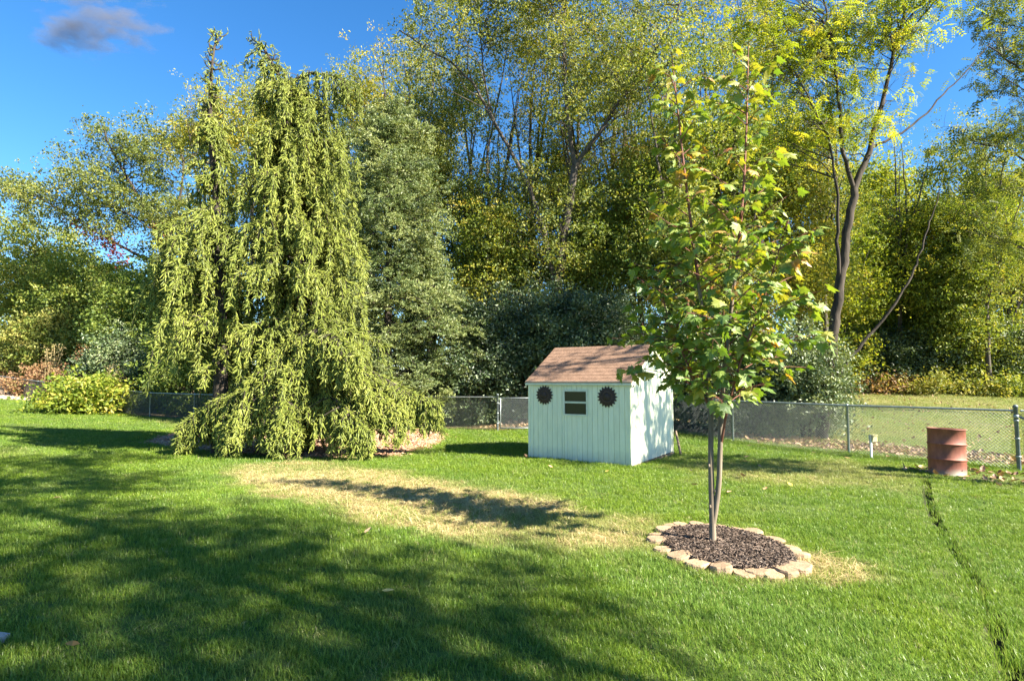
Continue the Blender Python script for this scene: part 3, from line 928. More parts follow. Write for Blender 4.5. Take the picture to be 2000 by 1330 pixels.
# mulch
M["mulch"] = leaf_mat("dark_bark_mulch", [(.03, .022, .017), (.062, .044, .034), (.1, .072, .056), (.15, .11, .085)], trans=0.0, gloss=.02)
k = 26
mb = MB()
rings_ = [0, .25, .5, .72, .84]
for ri in rings_:
    for q in range(k):
        a = q * 2 * math.pi / k
        X_, Y_ = RINGC[0] + ri * RX * 1.2 * math.cos(a), RINGC[1] + ri * RY * 1.2 * math.sin(a)
        mb.add([(X_, Y_, zg((X_, Y_)) + .045 + .03 * (1 - ri) + .008 * math.sin(5 * a + 9 * ri))], np.zeros((0, 4), int))
for l in range(len(rings_) - 1):
    for q in range(k):
        mb.f.append(np.array([[l * k + q, (l + 1) * k + q, (l + 1) * k + (q + 1) % k, l * k + (q + 1) % k]], np.int32))
mb.f = [f for f in mb.f if f.shape[0] > 0]
mbed = mb.build("mulch_bed", M["soil"], None, True); tag(mbed, kind="structure")
def chip(r, L, W, T):
    m = MB(); a = r.uniform(.6, 1.2)
    V = np.array([(-L, -W * .5, 0), (L * .8, -W, 0), (L, W * .6, 0), (-L * .7, W, 0), (-L * .8, -W * .4, T), (L * .6, -W * .7, T * a), (L * .8, W * .4, T), (-L * .6, W * .6, T * .7)])
    return m.add(V, [(0, 3, 2, 1), (4, 5, 6, 7), (0, 1, 5, 4), (1, 2, 6, 5), (2, 3, 7, 6), (3, 0, 4, 7)], r.uniform())
rc = np.random.default_rng(6)
nch = 5200
a = rc.uniform(0, 6.283, nch); q = .83 * np.sqrt(rc.uniform(0, 1, nch))
cx_, cy_ = RINGC[0] + q * RX * 1.17 * np.cos(a), RINGC[1] + q * RY * 1.17 * np.sin(a)
cz_ = gz(cx_, cy_) + .048 + .03 * (1 - q) + rc.uniform(0, .02, nch)
scatter("bark_mulch", np.stack([cx_, cy_, cz_], 1), np.stack([rc.normal(0, .35, nch), rc.normal(0, .35, nch), rc.uniform(0, 6.28, nch)], 1),
        np.repeat(rc.uniform(.6, 1.5, nch)[:, None], 3, 1), [piece("bark_chip", chip(rc, .024, .006, .007), M["mulch"]) for _ in range(8)])

# straw lying on the dry patches
M["straw"] = leaf_mat("dry_straw", [(.26, .185, .075), (.42, .33, .15), (.54, .44, .24), (.36, .3, .11)], trans=.15, gloss=.03)
rs = np.random.default_rng(9)
sx, sy = [], []
cand = rs.uniform([-8, 4.2], [5.5, 14.5], (60000, 2))
dv = dryness(cand[:, 0], cand[:, 1])
kk = (rs.uniform(size=len(cand)) < np.clip((dv - .35) * 1.2, 0, 1) * .5) & clear_of_things(cand[:, 0], cand[:, 1])
cand = cand[kk]; n = len(cand)
scatter("straw", np.c_[cand, gz(cand[:, 0], cand[:, 1]) + .012], np.stack([rs.normal(0, .12, n), rs.normal(0, .12, n), rs.uniform(0, 6.28, n)], 1),
        np.repeat(rs.uniform(.7, 1.4, n)[:, None], 3, 1), [piece("straw_wisp", blade_tuft(10, .1, .17, .003, 1.3, rs, flat=.8), M["straw"]) for _ in range(4)])

# bark chips and needles under the spruce, pale chips on the bank, leaf litter along the fence
M["bedchip"] = leaf_mat("reddish_bark_chips", [(.2, .10, .06), (.34, .2, .125), (.46, .3, .2), (.13, .075, .05)], trans=0.0, gloss=.02)
cand = rs.uniform([-13, 11.5], [0.5, 24], (40000, 2))
bv = 1 - ss(-.25, .2, sdist(BED, cand[:, 0], cand[:, 1]) + .18 * noise2(cand[:, 0], cand[:, 1], 3, 5))
cand = cand[rs.uniform(size=len(cand)) < bv * .8]; n = len(cand)
scatter("bark_chips", np.c_[cand, gz(cand[:, 0], cand[:, 1]) + .004], np.stack([rs.normal(0, .3, n), rs.normal(0, .3, n), rs.uniform(0, 6.28, n)], 1),
        np.repeat(rs.uniform(.7, 1.8, n)[:, None], 3, 1), [piece("bed_chip", chip(rc, .045, .018, .014), M["bedchip"]) for _ in range(6)])
M["palechip"] = leaf_mat("pale_wood_chips", [(.26, .19, .14), (.38, .29, .22), (.46, .37, .3), (.2, .14, .1)], trans=0.0, gloss=.02)
cand = rs.uniform([-52, 26], [-16, 52], (160000, 2))
cand = cand[(sdist(CHIPS, cand[:, 0], cand[:, 1]) < .1)]; n = len(cand)
scatter("wood_chips", np.c_[cand, gz(cand[:, 0], cand[:, 1]) + .01], np.stack([rs.normal(0, .3, n), rs.normal(0, .3, n), rs.uniform(0, 6.28, n)], 1),
        np.repeat(rs.uniform(1.5, 4, n)[:, None], 3, 1), [piece("wood_chip", chip(rc, .06, .025, .02), M["palechip"]) for _ in range(5)])

def leaf_card(r, L, W, curl):
    """single broad leaf: 6 points, folded and curled"""
    m = MB()
    V = np.array([(0, 0, 0), (.3 * L, -W, curl * .4), (.75 * L, -W * .6, curl), (L, 0, curl * 1.2), (.75 * L, W * .6, curl), (.3 * L, W, curl * .4), (.45 * L, 0, -curl * .2)])
    return m.add(V, [(6, 0, 1), (6, 1, 2), (6, 2, 3), (6, 3, 4), (6, 4, 5), (6, 5, 0)], r.uniform())
M["litter"] = leaf_mat("brown_leaf_litter", [(.11, .065, .045), (.24, .15, .10), (.36, .25, .18), (.3, .2, .08)], trans=.1, gloss=.03)
cand = rs.uniform([-2, 9], [22, 36], (90000, 2))
bfv = beyond_fence(cand[:, 0], cand[:, 1])
dens = np.where((bfv > .4) & (bfv < 2.6), .75, np.where(bfv > 2.6, .03, .0025)) * ss(-2, 3, cand[:, 0])
dens = dens + .35 * (1 - ss(-.2, .4, sdist(BARE, cand[:, 0], cand[:, 1])))
cand = cand[rs.uniform(size=len(cand)) < dens]; n = len(cand)
scatter("leaf_litter", np.c_[cand, gz(cand[:, 0], cand[:, 1]) + .015 + rs.uniform(0, .035, n)], np.stack([rs.normal(0, .4, n), rs.normal(0, .4, n), rs.uniform(0, 6.28, n)], 1),
        np.repeat(rs.uniform(.7, 1.5, n)[:, None], 3, 1), [piece("dead_leaf", leaf_card(rs, .1, .036, .02), M["litter"]) for _ in range(6)])

# fallen leaves on the lawn, one by one
M["fallen"] = leaf_mat("fallen_leaf", [(.5, .34, .2), (.42, .2, .07), (.56, .46, .3), (.5, .38, .08)], trans=.15, gloss=.04, rnd=True)
spots = [(140, 1278, "curled orange brown leaf lying on the shaded lawn near the grey stone edge"), (745, 1166, "pale dead leaf standing on edge in the shaded lawn"),
         (1428, 965, "tan dead leaf on the sunny lawn behind the young maple, the larger of two"), (1492, 962, "small tan leaf on the sunny lawn behind the young maple"),
         (1549, 955, "yellow leaf on the sunny lawn between the maple and the drum"), (102, 979, "small white curled leaf on the lawn in the dappled shade"), (712, 1050, "light tan leaf at the edge of the shade beside the straw"),
         (1080, 918, "pale leaf on the lawn in front of the shed wall"), (1190, 925, "tan leaf on the lawn before the sunny shed corner")]
lm = [leaf_card(np.random.default_rng(40 + i), .1, .038, .02).mesh("leaf_blade") for i in range(3)]
for i, (px_, py_, lb) in enumerate(spots):
    h_ = hit(px_, py_)
    me = lm[i % 3]
    if not me.materials: me.materials.append(M["fallen"])
    o = link("fallen_leaf", me, M["fallen"], None, (h_[0], h_[1], h_[2] + .055), (random.uniform(-.4, .4), random.uniform(-.4, .4), random.uniform(0, 6)))
    tag(o, lb, "leaf", "fallen leaves on the lawn")
# grey stone at the lower left edge
st = hit(-16, 1290)
stn = MB()
stn.add([(-.22, -.3, -.1), (.2, -.28, -.1), (.19, .27, -.1), (-.2, .3, -.1), (-.21, -.29, .05), (.19, -.27, .055), (.18, .26, .05), (-.19, .29, .05), (-.18, -.26, .07), (.16, -.24, .072), (.15, .23, .07), (-.16, .26, .068)],
        [(0, 1, 5, 4), (1, 2, 6, 5), (2, 3, 7, 6), (3, 0, 4, 7), (4, 5, 9, 8), (5, 6, 10, 9), (6, 7, 11, 10), (7, 4, 8, 11), (8, 9, 10, 11)])
M["stone"] = noisy("grey_stone", (.2, .2, .2), (.36, .35, .34), 8, .9, .5)
so = stn.build("edge_stone", M["stone"], None, False, (st[0] - .3, st[1], st[2]))
tag(so, "flat grey stone at the edge of the shaded lawn", "stone")

# ------------------------------------------------------------------ plants: shared builders
def unit(v): return v / (np.linalg.norm(v, axis=-1, keepdims=True) + 1e-12)

def leaf_cloud(mb, C, r, size, asp=.5, up=.5, tint=None, droop=0.0, fold=.15):
    """one folded diamond leaf (two triangles) at every point of C"""
    n = len(C)
    sz = size * r.uniform(.6, 1.35, n)[:, None]
    nrm_ = unit(r.normal(0, 1, (n, 3)) + np.array([0, 0, up * 1.6]))
    d = r.normal(0, 1, (n, 3)); d[:, 2] -= droop
    d = unit(d - (d * nrm_).sum(1, keepdims=True) * nrm_)
    s = np.cross(nrm_, d)
    t = r.uniform(0, 1, n) if tint is None else tint
    V = np.stack([C - d * sz * .5, C + s * sz * asp * .5 + nrm_ * sz * fold, C + d * sz * .5, C - s * sz * asp * .5 + nrm_ * sz * fold], 1)
    i = np.arange(n)[:, None] * 4
    F = np.concatenate([i + np.array([[0, 1, 2]]), i + np.array([[0, 2, 3]])])
    mb.add(V.reshape(-1, 3), F, np.repeat(np.clip(t, 0, 1), 4))

def pinnate_cloud(mb, C, r, size, tint=None, pairs=5):
    """drooping compound leaves: a row of small leaflets on both sides of a stalk"""
    n = len(C)
    d = r.normal(0, 1, (n, 3)); d[:, 2] = d[:, 2] * .4 - .5; d = unit(d)
    side_ = unit(np.cross(d, np.array([0, 0, 1.0]) + r.normal(0, .3, (n, 3))))
    nn_ = np.cross(side_, d)
    L = (size * r.uniform(.7, 1.3, n))[:, None]
    t = r.uniform(0, 1, n) if tint is None else tint
    for k in range(pairs):
        f = (k + .6) / pairs
        base = C + d * L * f - np.array([0, 0, 1.0]) * L * .25 * f * f
        ll = L * .3 * (1 - .4 * abs(f - .45)); w = L * .085
        for sg in (-1, 1):
            q = unit(side_ * sg + d * .35 - nn_ * .2)
            V = np.stack([base, base + q * ll * .5 + d * w, base + q * ll, base + q * ll * .5 - d * w], 1)
            mb.add(V.reshape(-1, 3), np.arange(n * 4).reshape(-1, 4), np.repeat(np.clip(t, 0, 1), 4))

def curve3(p, c, q, n):
    s = np.linspace(0, 1, n)[:, None]
    return (1 - s) ** 2 * p + 2 * s * (1 - s) * c + s * s * q

def smooth_path(P, n):
    P = np.asarray(P, float)
    t = np.r_[0, np.cumsum(np.linalg.norm(np.diff(P, axis=0), axis=1))]
    u = np.linspace(0, t[-1], n)
    Q = np.stack([np.interp(u, t, P[:, k]) for k in range(3)], 1)
    for _ in range(2): Q[1:-1] = .25 * Q[:-2] + .5 * Q[1:-1] + .25 * Q[2:]
    return Q

def in_ellipsoids(E, n, r, shell=.35):
    """random points in a union of ellipsoids, more of them towards the skin"""
    vol = np.array([np.prod(e[1]) for e in E]); vol = vol ** .8
    pick = r.choice(len(E), n, p=vol / vol.sum())
    d = unit(r.normal(0, 1, (n, 3)))
    rad = r.uniform(0, 1, n) ** shell
    c = np.array([e[0] for e in E])[pick]; s = np.array([e[1] for e in E])[pick]
    return c + d * rad[:, None] * s

def sprig(r, style):
    """a twig end with its leaves, for leaves of unit length"""
    mb = MB()
    if style == "pinnate":
        pinnate_cloud(mb, r.normal(0, .25, (4, 3)), r, 1.0)
    elif style == "spray":
        n = 18
        C = np.stack([r.uniform(-.4, 2.6, n), r.normal(0, .75, n), r.normal(0, .16, n)], 1)
        C[:, 2] -= .1 * C[:, 0] ** 2 * .4 + .12 * np.abs(C[:, 1])
        leaf_cloud(mb, C, r, 1.0, .3, .9, None, .1)
    else:
        n = 15
        leaf_cloud(mb, r.normal(0, 1.0, (n, 3)) * [1.25, 1.25, .85], r, 1.0, .58, .55)
    return mb

def sprig_crown(name, P, T, r, size, mat, root, style, az=None):
    n = len(P)
    rs_ = np.random.default_rng(17)
    return scatter(name, P, np.stack([r.normal(0, .35, n), r.normal(0, .35, n), r.uniform(0, 6.28, n) if az is None else az], 1),
            np.repeat((size * r.uniform(.75, 1.25, n))[:, None], 3, 1), lambda: [piece("sprig", sprig(rs_, style), mat) for _ in range(8)],
            {"tone": T}, "stuff", root, mat.name + "_" + style)

def crown_tree(name, label, cat, base, stems, E, nclump, per, size, leafmat, bark, r, clump=(.45, .3), pinnate=False, shell=.35, asp=.5, up=.5,
               branch_r=.03, group=None, droop=0.0, sides=6, bare=0, base_tint=(.5, .25), rough=1.0, leafname="crown", thin=4.3):
    """stems: list of (path, r0, r1) in world space; E: crown ellipsoids; leaf clumps hang on limbs that grow out of the stems"""
    base = np.asarray(base, float)
    root = thing(name, label, cat, tuple(base), None, group)
    tm = MB()
    SP_ = []
    for P, r0, r1 in stems:
        Q = smooth_path(P, max(8, int(len(P) * 5)))
        Q[1:-1] += r.normal(0, .02, Q[1:-1].shape) * rough
        Rr = r0 + (r1 - r0) * np.linspace(0, 1, len(Q)) ** .8
        tm.tube(Q - base, Rr, sides + 2)
        SP_.append(np.c_[Q, Rr])
    SPa = np.concatenate(SP_)
    C = in_ellipsoids(E, nclump, r, shell)
    lm_ = MB()
    stemz = SPa[:, 2]
    pts, tints = [], []
    for i, c in enumerate(C):
        hd = np.hypot(SPa[:, 0] - c[0], SPa[:, 1] - c[1])
        want = c[2] - .55 * hd
        cost = np.abs(stemz - want) + .45 * hd + r.uniform(0, .4, len(hd))
        j = int(np.argmin(cost))
        p = SPa[j, :3]
        D_ = np.linalg.norm(c - p)
        if D_ > .3:
            ctl = p + (c - p) * .5 + np.array([0, 0, .12 * D_]) + r.normal(0, .09 * D_, 3)
            B = curve3(p, ctl, c, 6)
            B[1:-1] += r.normal(0, .025 * D_, (4, 3))
            br_ = min(SPa[j, 3] * .6, branch_r * (.4 + .28 * D_))
            tm.tube(B - base, np.linspace(br_, .008, 6), 4)
            # twigs
            for _ in range(2 + bare):
                s_ = r.integers(2, 6)
                e = B[s_] + unit(r.normal(0, 1, 3) + (c - p) / D_ * .8 + np.array([0, 0, .3])) * clump[0] * r.uniform(.8, 1.8)
                tm.tube(np.stack([B[s_], (B[s_] + e) / 2 + r.normal(0, .05, 3), e]) - base, [.009, .006, .003], 3)
        m_ = max(2, int(per * r.uniform(.5, 1.5) / (thin if not pinnate else 2.0)))
        sub = c + r.normal(0, 1, (3, 3)) * np.array([clump[0], clump[0], clump[1]]) * .8
        w_ = sub[r.integers(0, 3, m_)] + r.normal(0, 1, (m_, 3)) * np.array([clump[0], clump[0], clump[1]]) * .8
        pts.append(w_)
        tints.append(np.clip(base_tint[0] + r.normal(0, base_tint[1] * .6) + r.normal(0, base_tint[1] * .6, m_), 0, 1))
    Pn = np.concatenate(pts) - base; Tn = np.concatenate(tints)
    k_ = Pn[:, 2] > .05
    Pn, Tn = Pn[k_], Tn[k_]
    tm.build("trunk", bark, root, True)
    sprig_crown(leafname, Pn, Tn, r, size, leafmat, root, "pinnate" if pinnate else "broad")
    return root

# ------------------------------------------------------------------ young maple in the ring
def maple_leaf(r):
    """five lobed leaf, folded along its ribs; unit length about 1, stalk at the origin"""
    out_ = [(0, 0), (-.22, -.06), (-.42, .02), (-.33, .16), (-.56, .38), (-.36, .40), (-.40, .56), (-.2, .52), (-.17, .68), (0, 1.0),
            (.17, .68), (.2, .52), (.40, .56), (.36, .40), (.56, .38), (.33, .16), (.42, .02), (.22, -.06)]
    P = np.array(out_)
    z = -.18 * np.abs(P[:, 0]) - .14 * (P[:, 1] ** 2) + r.normal(0, .02, len(P))
    V = np.c_[P[:, 0], P[:, 1], z]
    c = np.array([[0, .32, .02]])
    V = np.concatenate([V, c])
    n = len(P)
    F = np.array([(n, i, (i + 1) % n) for i in range(n)])
    return V, F
M["maple_leaf"] = leaf_mat("maple_leaf", [(.05, .10, .014), (.085, .16, .02), (.13, .225, .026), (.2, .275, .035), (.34, .33, .045), (.45, .16, .05)], trans=.42, gloss=.06)
M["maple_leaf_one"] = M["maple_leaf"]
rm = np.random.default_rng(21)
D0 = float(TRUNK[1])
def mp_(px, py, dy=0.0): return at_depth(px, py, D0 + dy)
stA = [TRUNK + [0, 0, -.1], mp_(1391, 1010), mp_(1388, 900, .02), mp_(1389, 790, .04), mp_(1376, 640, .08), mp_(1355, 480, .1), mp_(1336, 330, .05), mp_(1322, 200, 0), mp_(1312, 110, 0)]
stB = [mp_(1393, 1022), mp_(1404, 960, -.02), mp_(1407, 860, -.03), mp_(1409, 780, -.02), mp_(1424, 640, -.06), mp_(1440, 500, -.1), mp_(1452, 380, -.08), mp_(1458, 250, -.05), mp_(1462, 90, 0)]
stC = [mp_(1408, 870, -.02), mp_(1420, 800, -.2), mp_(1448, 700, -.4), mp_(1500, 560, -.5), mp_(1540, 430, -.55)]
stD = [mp_(1389, 800, .04), mp_(1352, 730, .2), mp_(1310, 640, .35), mp_(1285, 540, .4)]
maple = thing("young_maple", "young twin stemmed maple with large lobed green leaves in the stone ring", "tree", tuple(TRUNK))
tm, tw = MB(), MB()
stems = []
for P, r0, r1 in ((stA, .03, .005), (stB, .026, .005), (stC, .012, .004), (stD, .011, .004)):
    Q = smooth_path(P, 40)
    Rr = r0 * (1 - np.linspace(0, 1, 40)) ** .9 + r1
    if r0 > .02:
        lowk = 22
        tm.tube(Q[:lowk] - TRUNK, Rr[:lowk] * (1 + .5 * np.exp(-np.arange(lowk) * .9)) if P is stA else Rr[:lowk], 10)
        tw.tube(Q[lowk - 1:] - TRUNK, Rr[lowk - 1:], 6)
    else: tw.tube(Q - TRUNK, Rr, 5)
    stems.append(np.c_[Q, Rr])
for (zz, sd) in ((.45, -1), (.62, 1), (.9, -1)):
    tm.lathe([(.001, .03), (.012, .025), (.014, 0)], 6, c=(sd * .03, -.02, zz))
tm.build("trunk", M["maple_bark"], maple, True)
# side branches
leaf_sites = []   # (position, outward direction)
def site(p, d): leaf_sites.append((p, d))
for si, S in enumerate(stems):
    lo = 12 if si < 2 else 6
    nbr = (44, 44, 22, 20)[si]
    for k in range(nbr):
        f = ((k + rm.uniform(0, .8)) / nbr) ** 1.25
        j = int(lo + f * (38 - lo))
        p = S[j, :3]
        hgt = (p[2] - TRUNK[2])
        if hgt < 1.42: p = S[min(39, j + 4), :3]; hgt = p[2] - TRUNK[2]
        az = k * 2.4 + rm.uniform(-.5, .5) + si
        L = 1.32 * (1 - .66 * ss(1.7, 4.6, hgt)) * rm.uniform(.55, 1.15) * (1 if si < 2 else .62)
        d = np.array([math.cos(az), math.sin(az) * .9, .45 + .25 * float(ss(2.0, 4.5, hgt))]); d = d / np.linalg.norm(d)
        e = p + d * L
        sag = np.array([0, 0, -.16 * L * (1 - float(ss(1.6, 3.2, hgt)))])
        B = curve3(p, p + d * L * .5 + np.array([0, 0, .1 * L]), e + sag, 7)
        tw.tube(B - TRUNK, np.linspace(.008, .0025, 7), 4)
        nl = int(4 + 13 * L)
        for q in range(nl):
            s_ = rm.uniform(.22, 1)
            b_ = B[0] * 0 + np.array([np.interp(s_, np.linspace(0, 1, 7), B[:, c]) for c in range(3)])
            dd = unit(d * .5 + rm.normal(0, .7, 3) + np.array([0, 0, -.25]))
            site(b_, dd)
    for j in range(16, 40):
        for _ in range(2 if j % 2 else 1):
            site(S[j, :3], unit(rm.normal(0, 1, 3) + np.array([0, 0, .1])))
tw.build("twigs", M["maple_twig"], maple, True)
crown = thing("crown", None, None); crown.parent = maple
protos = [maple_leaf(rm) for _ in range(5)]
sites = []
for p, d in leaf_sites:
    st_ = rm.uniform(.04, .12)
    pos = p + d * st_
    size = rm.uniform(.08, .165)
    hgt = pos[2] - TRUNK[2]
    if hgt < 1.36: continue
    u = rm.uniform()
    t = .44 + .2 * rm.normal() * .6 + .16 * float(ss(2.2, 4.6, hgt))
    if u < .05 and hgt > 1.9: t = rm.uniform(.85, 1.0)
    elif u < .14 and hgt > 1.7: t = rm.uniform(.68, .8)
    # frame: y along the leaf, z normal
    dy = unit(np.array([d[0], d[1], d[2] * .4 - rm.uniform(.15, .75)]))
    nz0 = unit(np.array([0, 0, 1.0]) + rm.normal(0, .42, 3))
    xx = unit(np.cross(dy, nz0)); zz = np.cross(xx, dy)
    sites.append((pos, np.stack([xx, dy, zz], 1), size, np.clip(t, .02, .99), p))
sites.sort(key=lambda s: s[0][1] - .35 * s[2])
TS = [.08, .22, .34, .46, .58, .7, .78, .92]
share = {}
rest = MB(); stalks = MB()
for i, (pos, R, size, t, p) in enumerate(sites):
    stalks.tube(np.stack([p, (p + pos) / 2 + [0, 0, .012], pos]) - TRUNK, [.0022, .0018, .0016], 3)
    pk = i % 5
    V, F = protos[pk]
    if i < 300:
        ti = min(range(8), key=lambda q: abs(TS[q] - t))
        if (pk, ti) not in share:
            me = MB().add(V, F, TS[ti]).mesh("maple_leaf"); me.materials.append(M["maple_leaf"]); share[(pk, ti)] = me
        o = bpy.data.objects.new("leaf", share[(pk, ti)]); COL.objects.link(o); o.parent = crown
        m4 = Matrix(R.tolist()).to_4x4() @ Matrix.Diagonal((size, size, size, 1)); m4.translation = Vector((pos - TRUNK).tolist())
        o.matrix_local = m4
    else:
        rest.add((V * size) @ R.T + pos - TRUNK, F, t)
o = rest.build("leaves", M["maple_leaf"], crown); tag(o, kind="stuff")
stalks.build("leaf_stalks", M["maple_twig"], crown)
print("maple leaves", len(sites))

# ------------------------------------------------------------------ weeping spruces
M["spruce"] = leaf_mat("spruce_shoots", [(.05, .075, .015), (.12, .155, .026), (.195, .235, .04), (.29, .32, .06), (.39, .4, .09)], trans=.16, gloss=.03, inst=.6)
def shoot_piece(r):
    """needle clad shoot along +z, unit length and unit thickness: slim core plus short needles all round"""
    mb = MB()
    k = 5
    prof = [(.25, 0), (.62, .22), (.66, .55), (.42, .85)]
    th = np.arange(k) * 2 * math.pi / k + r.uniform(0, 6)
    V = [(q * math.cos(t), q * math.sin(t), z) for q, z in prof for t in th] + [(0, 0, 1.0)]
    F4 = [(l * k + i, l * k + (i + 1) % k, (l + 1) * k + (i + 1) % k, (l + 1) * k + i) for l in range(3) for i in range(k)]
    tv = [.25 + .5 * z for q, z in prof for t in th] + [.95]
    mb.add(V, F4, tv)
    mb.f.append(np.array([(3 * k + i, 3 * k + (i + 1) % k, 4 * k) for i in range(k)], np.int32))
    for i in range(34):
        z = r.uniform(.02, .93); a_ = r.uniform(0, 6.28)
        o = np.array([math.cos(a_), math.sin(a_), 0]); tg = np.array([-o[1], o[0], 0])
        p0 = o * .45 + [0, 0, z]
        tip = o * r.uniform(1.0, 1.45) + [0, 0, z + r.uniform(.05, .13)]
        mb.add([p0 - tg * .12, p0 + tg * .12, tip], [(0, 1, 2)], [.35, .35, r.uniform(.6, 1)])
    return mb

def weeping_spruce(label, trunk_px, D, prof, nbr, r, skirts=(), top=True, dens=1.0, hang=(.7, 2.0), sparse=.93):
    """prof: rows (photo y, x left, x right) of the outline at depth D"""
    path = np.array([at_depth(px, py, D + dy) for px, py, dy in trunk_px])
    base = path[0].copy(); base[2] = zg(base)
    path[0] = base - [0, 0, .1]
    Q = smooth_path(path, 60)
    root = thing("weeping_spruce", label, "tree", tuple(base))
    tm = MB().tube(Q - base, np.linspace(.2, .018, 60) , 9)
    ys = np.array([p[0] for p in prof], float)
    zrow = np.array([at_depth(500, y_, D)[2] for y_ in ys])
    xl = np.array([at_depth(p[1], p[0], D)[0] for p in prof]); xr = np.array([at_depth(p[2], p[0], D)[0] for p in prof])
    o_ = np.argsort(zrow); zrow, xl, xr = zrow[o_], xl[o_], xr[o_]
    SPs, SDs = [], []
    bm = MB()
    def strand(p0, length, sway, outdir):
        n = max(3, int(length / .09))
        s = np.linspace(0, 1, n)[:, None]
        P = p0 + np.array([0, 0, -1.0]) * length * s + outdir * (.12 * length * np.sin(s * 1.8)) + sway * length * s * s
        P += np.cumsum(r.normal(0, .02, P.shape), 0) * [1, 1, .3]
        bm.tube(P[::3] - base if n > 5 else P - base, np.linspace(.011, .004, len(P[::3]) if n > 5 else n), 3)
        k = max(2, int(length / .0175 * dens))
        t = r.uniform(0, 1, k) ** .9
        j = np.clip((t * (n - 1)).astype(int), 0, n - 1)
        SPs.append(P[j] + r.normal(0, .025, (k, 3)))
        SDs.append(unit(np.array([0, 0, -.9]) + r.normal(0, .52, (k, 3)) + outdir * .35))
    zlo, zhi = zrow[0], Q[-1, 2]
    for i in range(nbr):
        f = (i + r.uniform()) / nbr
        z = zlo + (zhi - zlo) * (f ** .92)
        z = z + .28 * math.sin(z * 5.2 + 1.3 * math.sin(i * 2.39996))  # loose tiers
        j = int(np.argmin(np.abs(Q[:, 2] - z)))
        p = Q[j]
        a = i * 2.39996 + r.uniform(-.4, .4)
        ca, sa = math.cos(a), math.sin(a)
        L_, R_ = p[0] - np.interp(z, zrow, xl), np.interp(z, zrow, xr) - p[0]
        rx = max(.08, R_ if ca > 0 else L_)
        rd = max(.08, .5 * (max(L_, .1) + max(R_, .1)) * .85)
        reach = math.hypot(rx * ca, rd * sa) * (r.uniform(.3, .85) if r.uniform() < .6 else r.uniform(.85, 1.18))
        if reach < .3 and r.uniform() < .55: continue
        if f > sparse and r.uniform() < .72: continue
        od = np.array([ca, sa, 0])
        e = p + od * reach + np.array([0, 0, -.12 * reach])
        B = curve3(p, p + od * reach * .5 + np.array([0, 0, .22 * reach + .05]), e, 7)
        bm.tube(B - base, np.linspace(.028, .01, 7), 4)
        mlen = max(.12, min(p[2] - base[2] - .25, r.uniform(*hang) * (.2 + .9 * float(ss(0, 1.1, reach)))))
        sway = np.array([r.normal(0, .05), r.normal(0, .05), 0])
        strand(B[-1], mlen, sway, od)
        nst = 1 + int(reach / .24)
        for q in range(nst):
            s_ = r.uniform(.3, 1.0)
            b_ = np.array([np.interp(s_, np.linspace(0, 1, 7), B[:, c]) for c in range(3)])
            lat = np.array([-sa, ca, 0]) * r.normal(0, .22)
            strand(b_ + lat, mlen * r.uniform(.3, .95), sway, od * .6)
        # shoots along the branch itself
        k = int(reach / .02) + 2
        t = r.uniform(.3, 1.05, k)
        SPs.append(np.stack([np.interp(t, np.linspace(0, 1, 7), B[:, c]) for c in range(3)], 1))
        SDs.append(unit(od[None] * .9 + r.normal(0, .5, (k, 3)) + np.array([0, 0, -.35])))
    for (pts, w) in skirts:
        P = smooth_path([np.asarray(q, float) for q in pts], 26)
        bm.tube(P - base, np.linspace(.05, .012, 26), 5)
        k = 240
        tt = r.uniform(.05, 1, k)
        PP = np.stack([np.interp(tt, np.linspace(0, 1, 26), P[:, c]) for c in range(3)], 1)
        dirn = unit(P[-1] - P[0])
        SPs.append(PP); SDs.append(unit(dirn[None] + r.normal(0, .5, (k, 3))))
        lat = unit(np.cross(dirn, [0, 0, 1.0]))
        for q in range(int(w * 62)):
            t = r.uniform(.08, 1)
            b_ = np.array([np.interp(t, np.linspace(0, 1, 26), P[:, c]) for c in range(3)])
            off_ = lat * r.normal(0, .28) * (1.15 - .8 * t)
            g_ = b_ + off_ + np.array([0, 0, -abs(np.linalg.norm(off_)) * .4])
            if np.linalg.norm(off_) > .12: bm.tube(np.stack([b_, (b_ + g_) / 2 + [0, 0, .03], g_]) - base, [.012, .009, .006], 3)
            room = g_[2] - zg(g_) - .06
            if room < .12: continue
            strand(g_, min(room, r.uniform(.35, 1.15) * (1.2 - .45 * t)), np.zeros(3), dirn * .25)
    if top:
        # bare curling shoots round the tip of the leader
        for j in range(46, 60):
            for q in range(3):
                a = r.uniform(0, 6.28); ll = r.uniform(.12, .38) * (1.15 - .5 * (j - 46) / 14)
                d = np.array([math.cos(a), math.sin(a), .1])
                e = Q[j] + d * ll + np.array([0, 0, r.uniform(-.05, .16)])
                B = curve3(Q[j], Q[j] + d * ll * .6 + np.array([0, 0, -.1]), e, 5)
                bm.tube(B - base, [.016, .017, .016, .013, .005], 5)
                SPs.append(B[1:]); SDs.append(unit(np.gradient(B, axis=0)[1:] + r.normal(0, .15, (4, 3))))
    P = np.concatenate(SPs); Dv = np.concatenate(SDs)
    keep_ = P[:, 2] > gz(P[:, 0], P[:, 1]) + .1
    P, Dv = P[keep_], Dv[keep_]
    n = len(P)
    T = np.clip(.52 + .2 * noise2(P[:, 0] * 1.0 + P[:, 1], P[:, 2], 2.3, 31) + r.normal(0, .13, n), .02, .98)
    tm.build("trunk", M["bark"], root, True)
    bm.build("branches", M["bark"], root, True)
    ph = np.arctan2(Dv[:, 1], Dv[:, 0]); th_ = np.arccos(np.clip(Dv[:, 2], -1, 1))
    ln_ = r.uniform(.075, .18, n); wd_ = r.uniform(.012, .02, n)
    rs_ = np.random.default_rng(18)
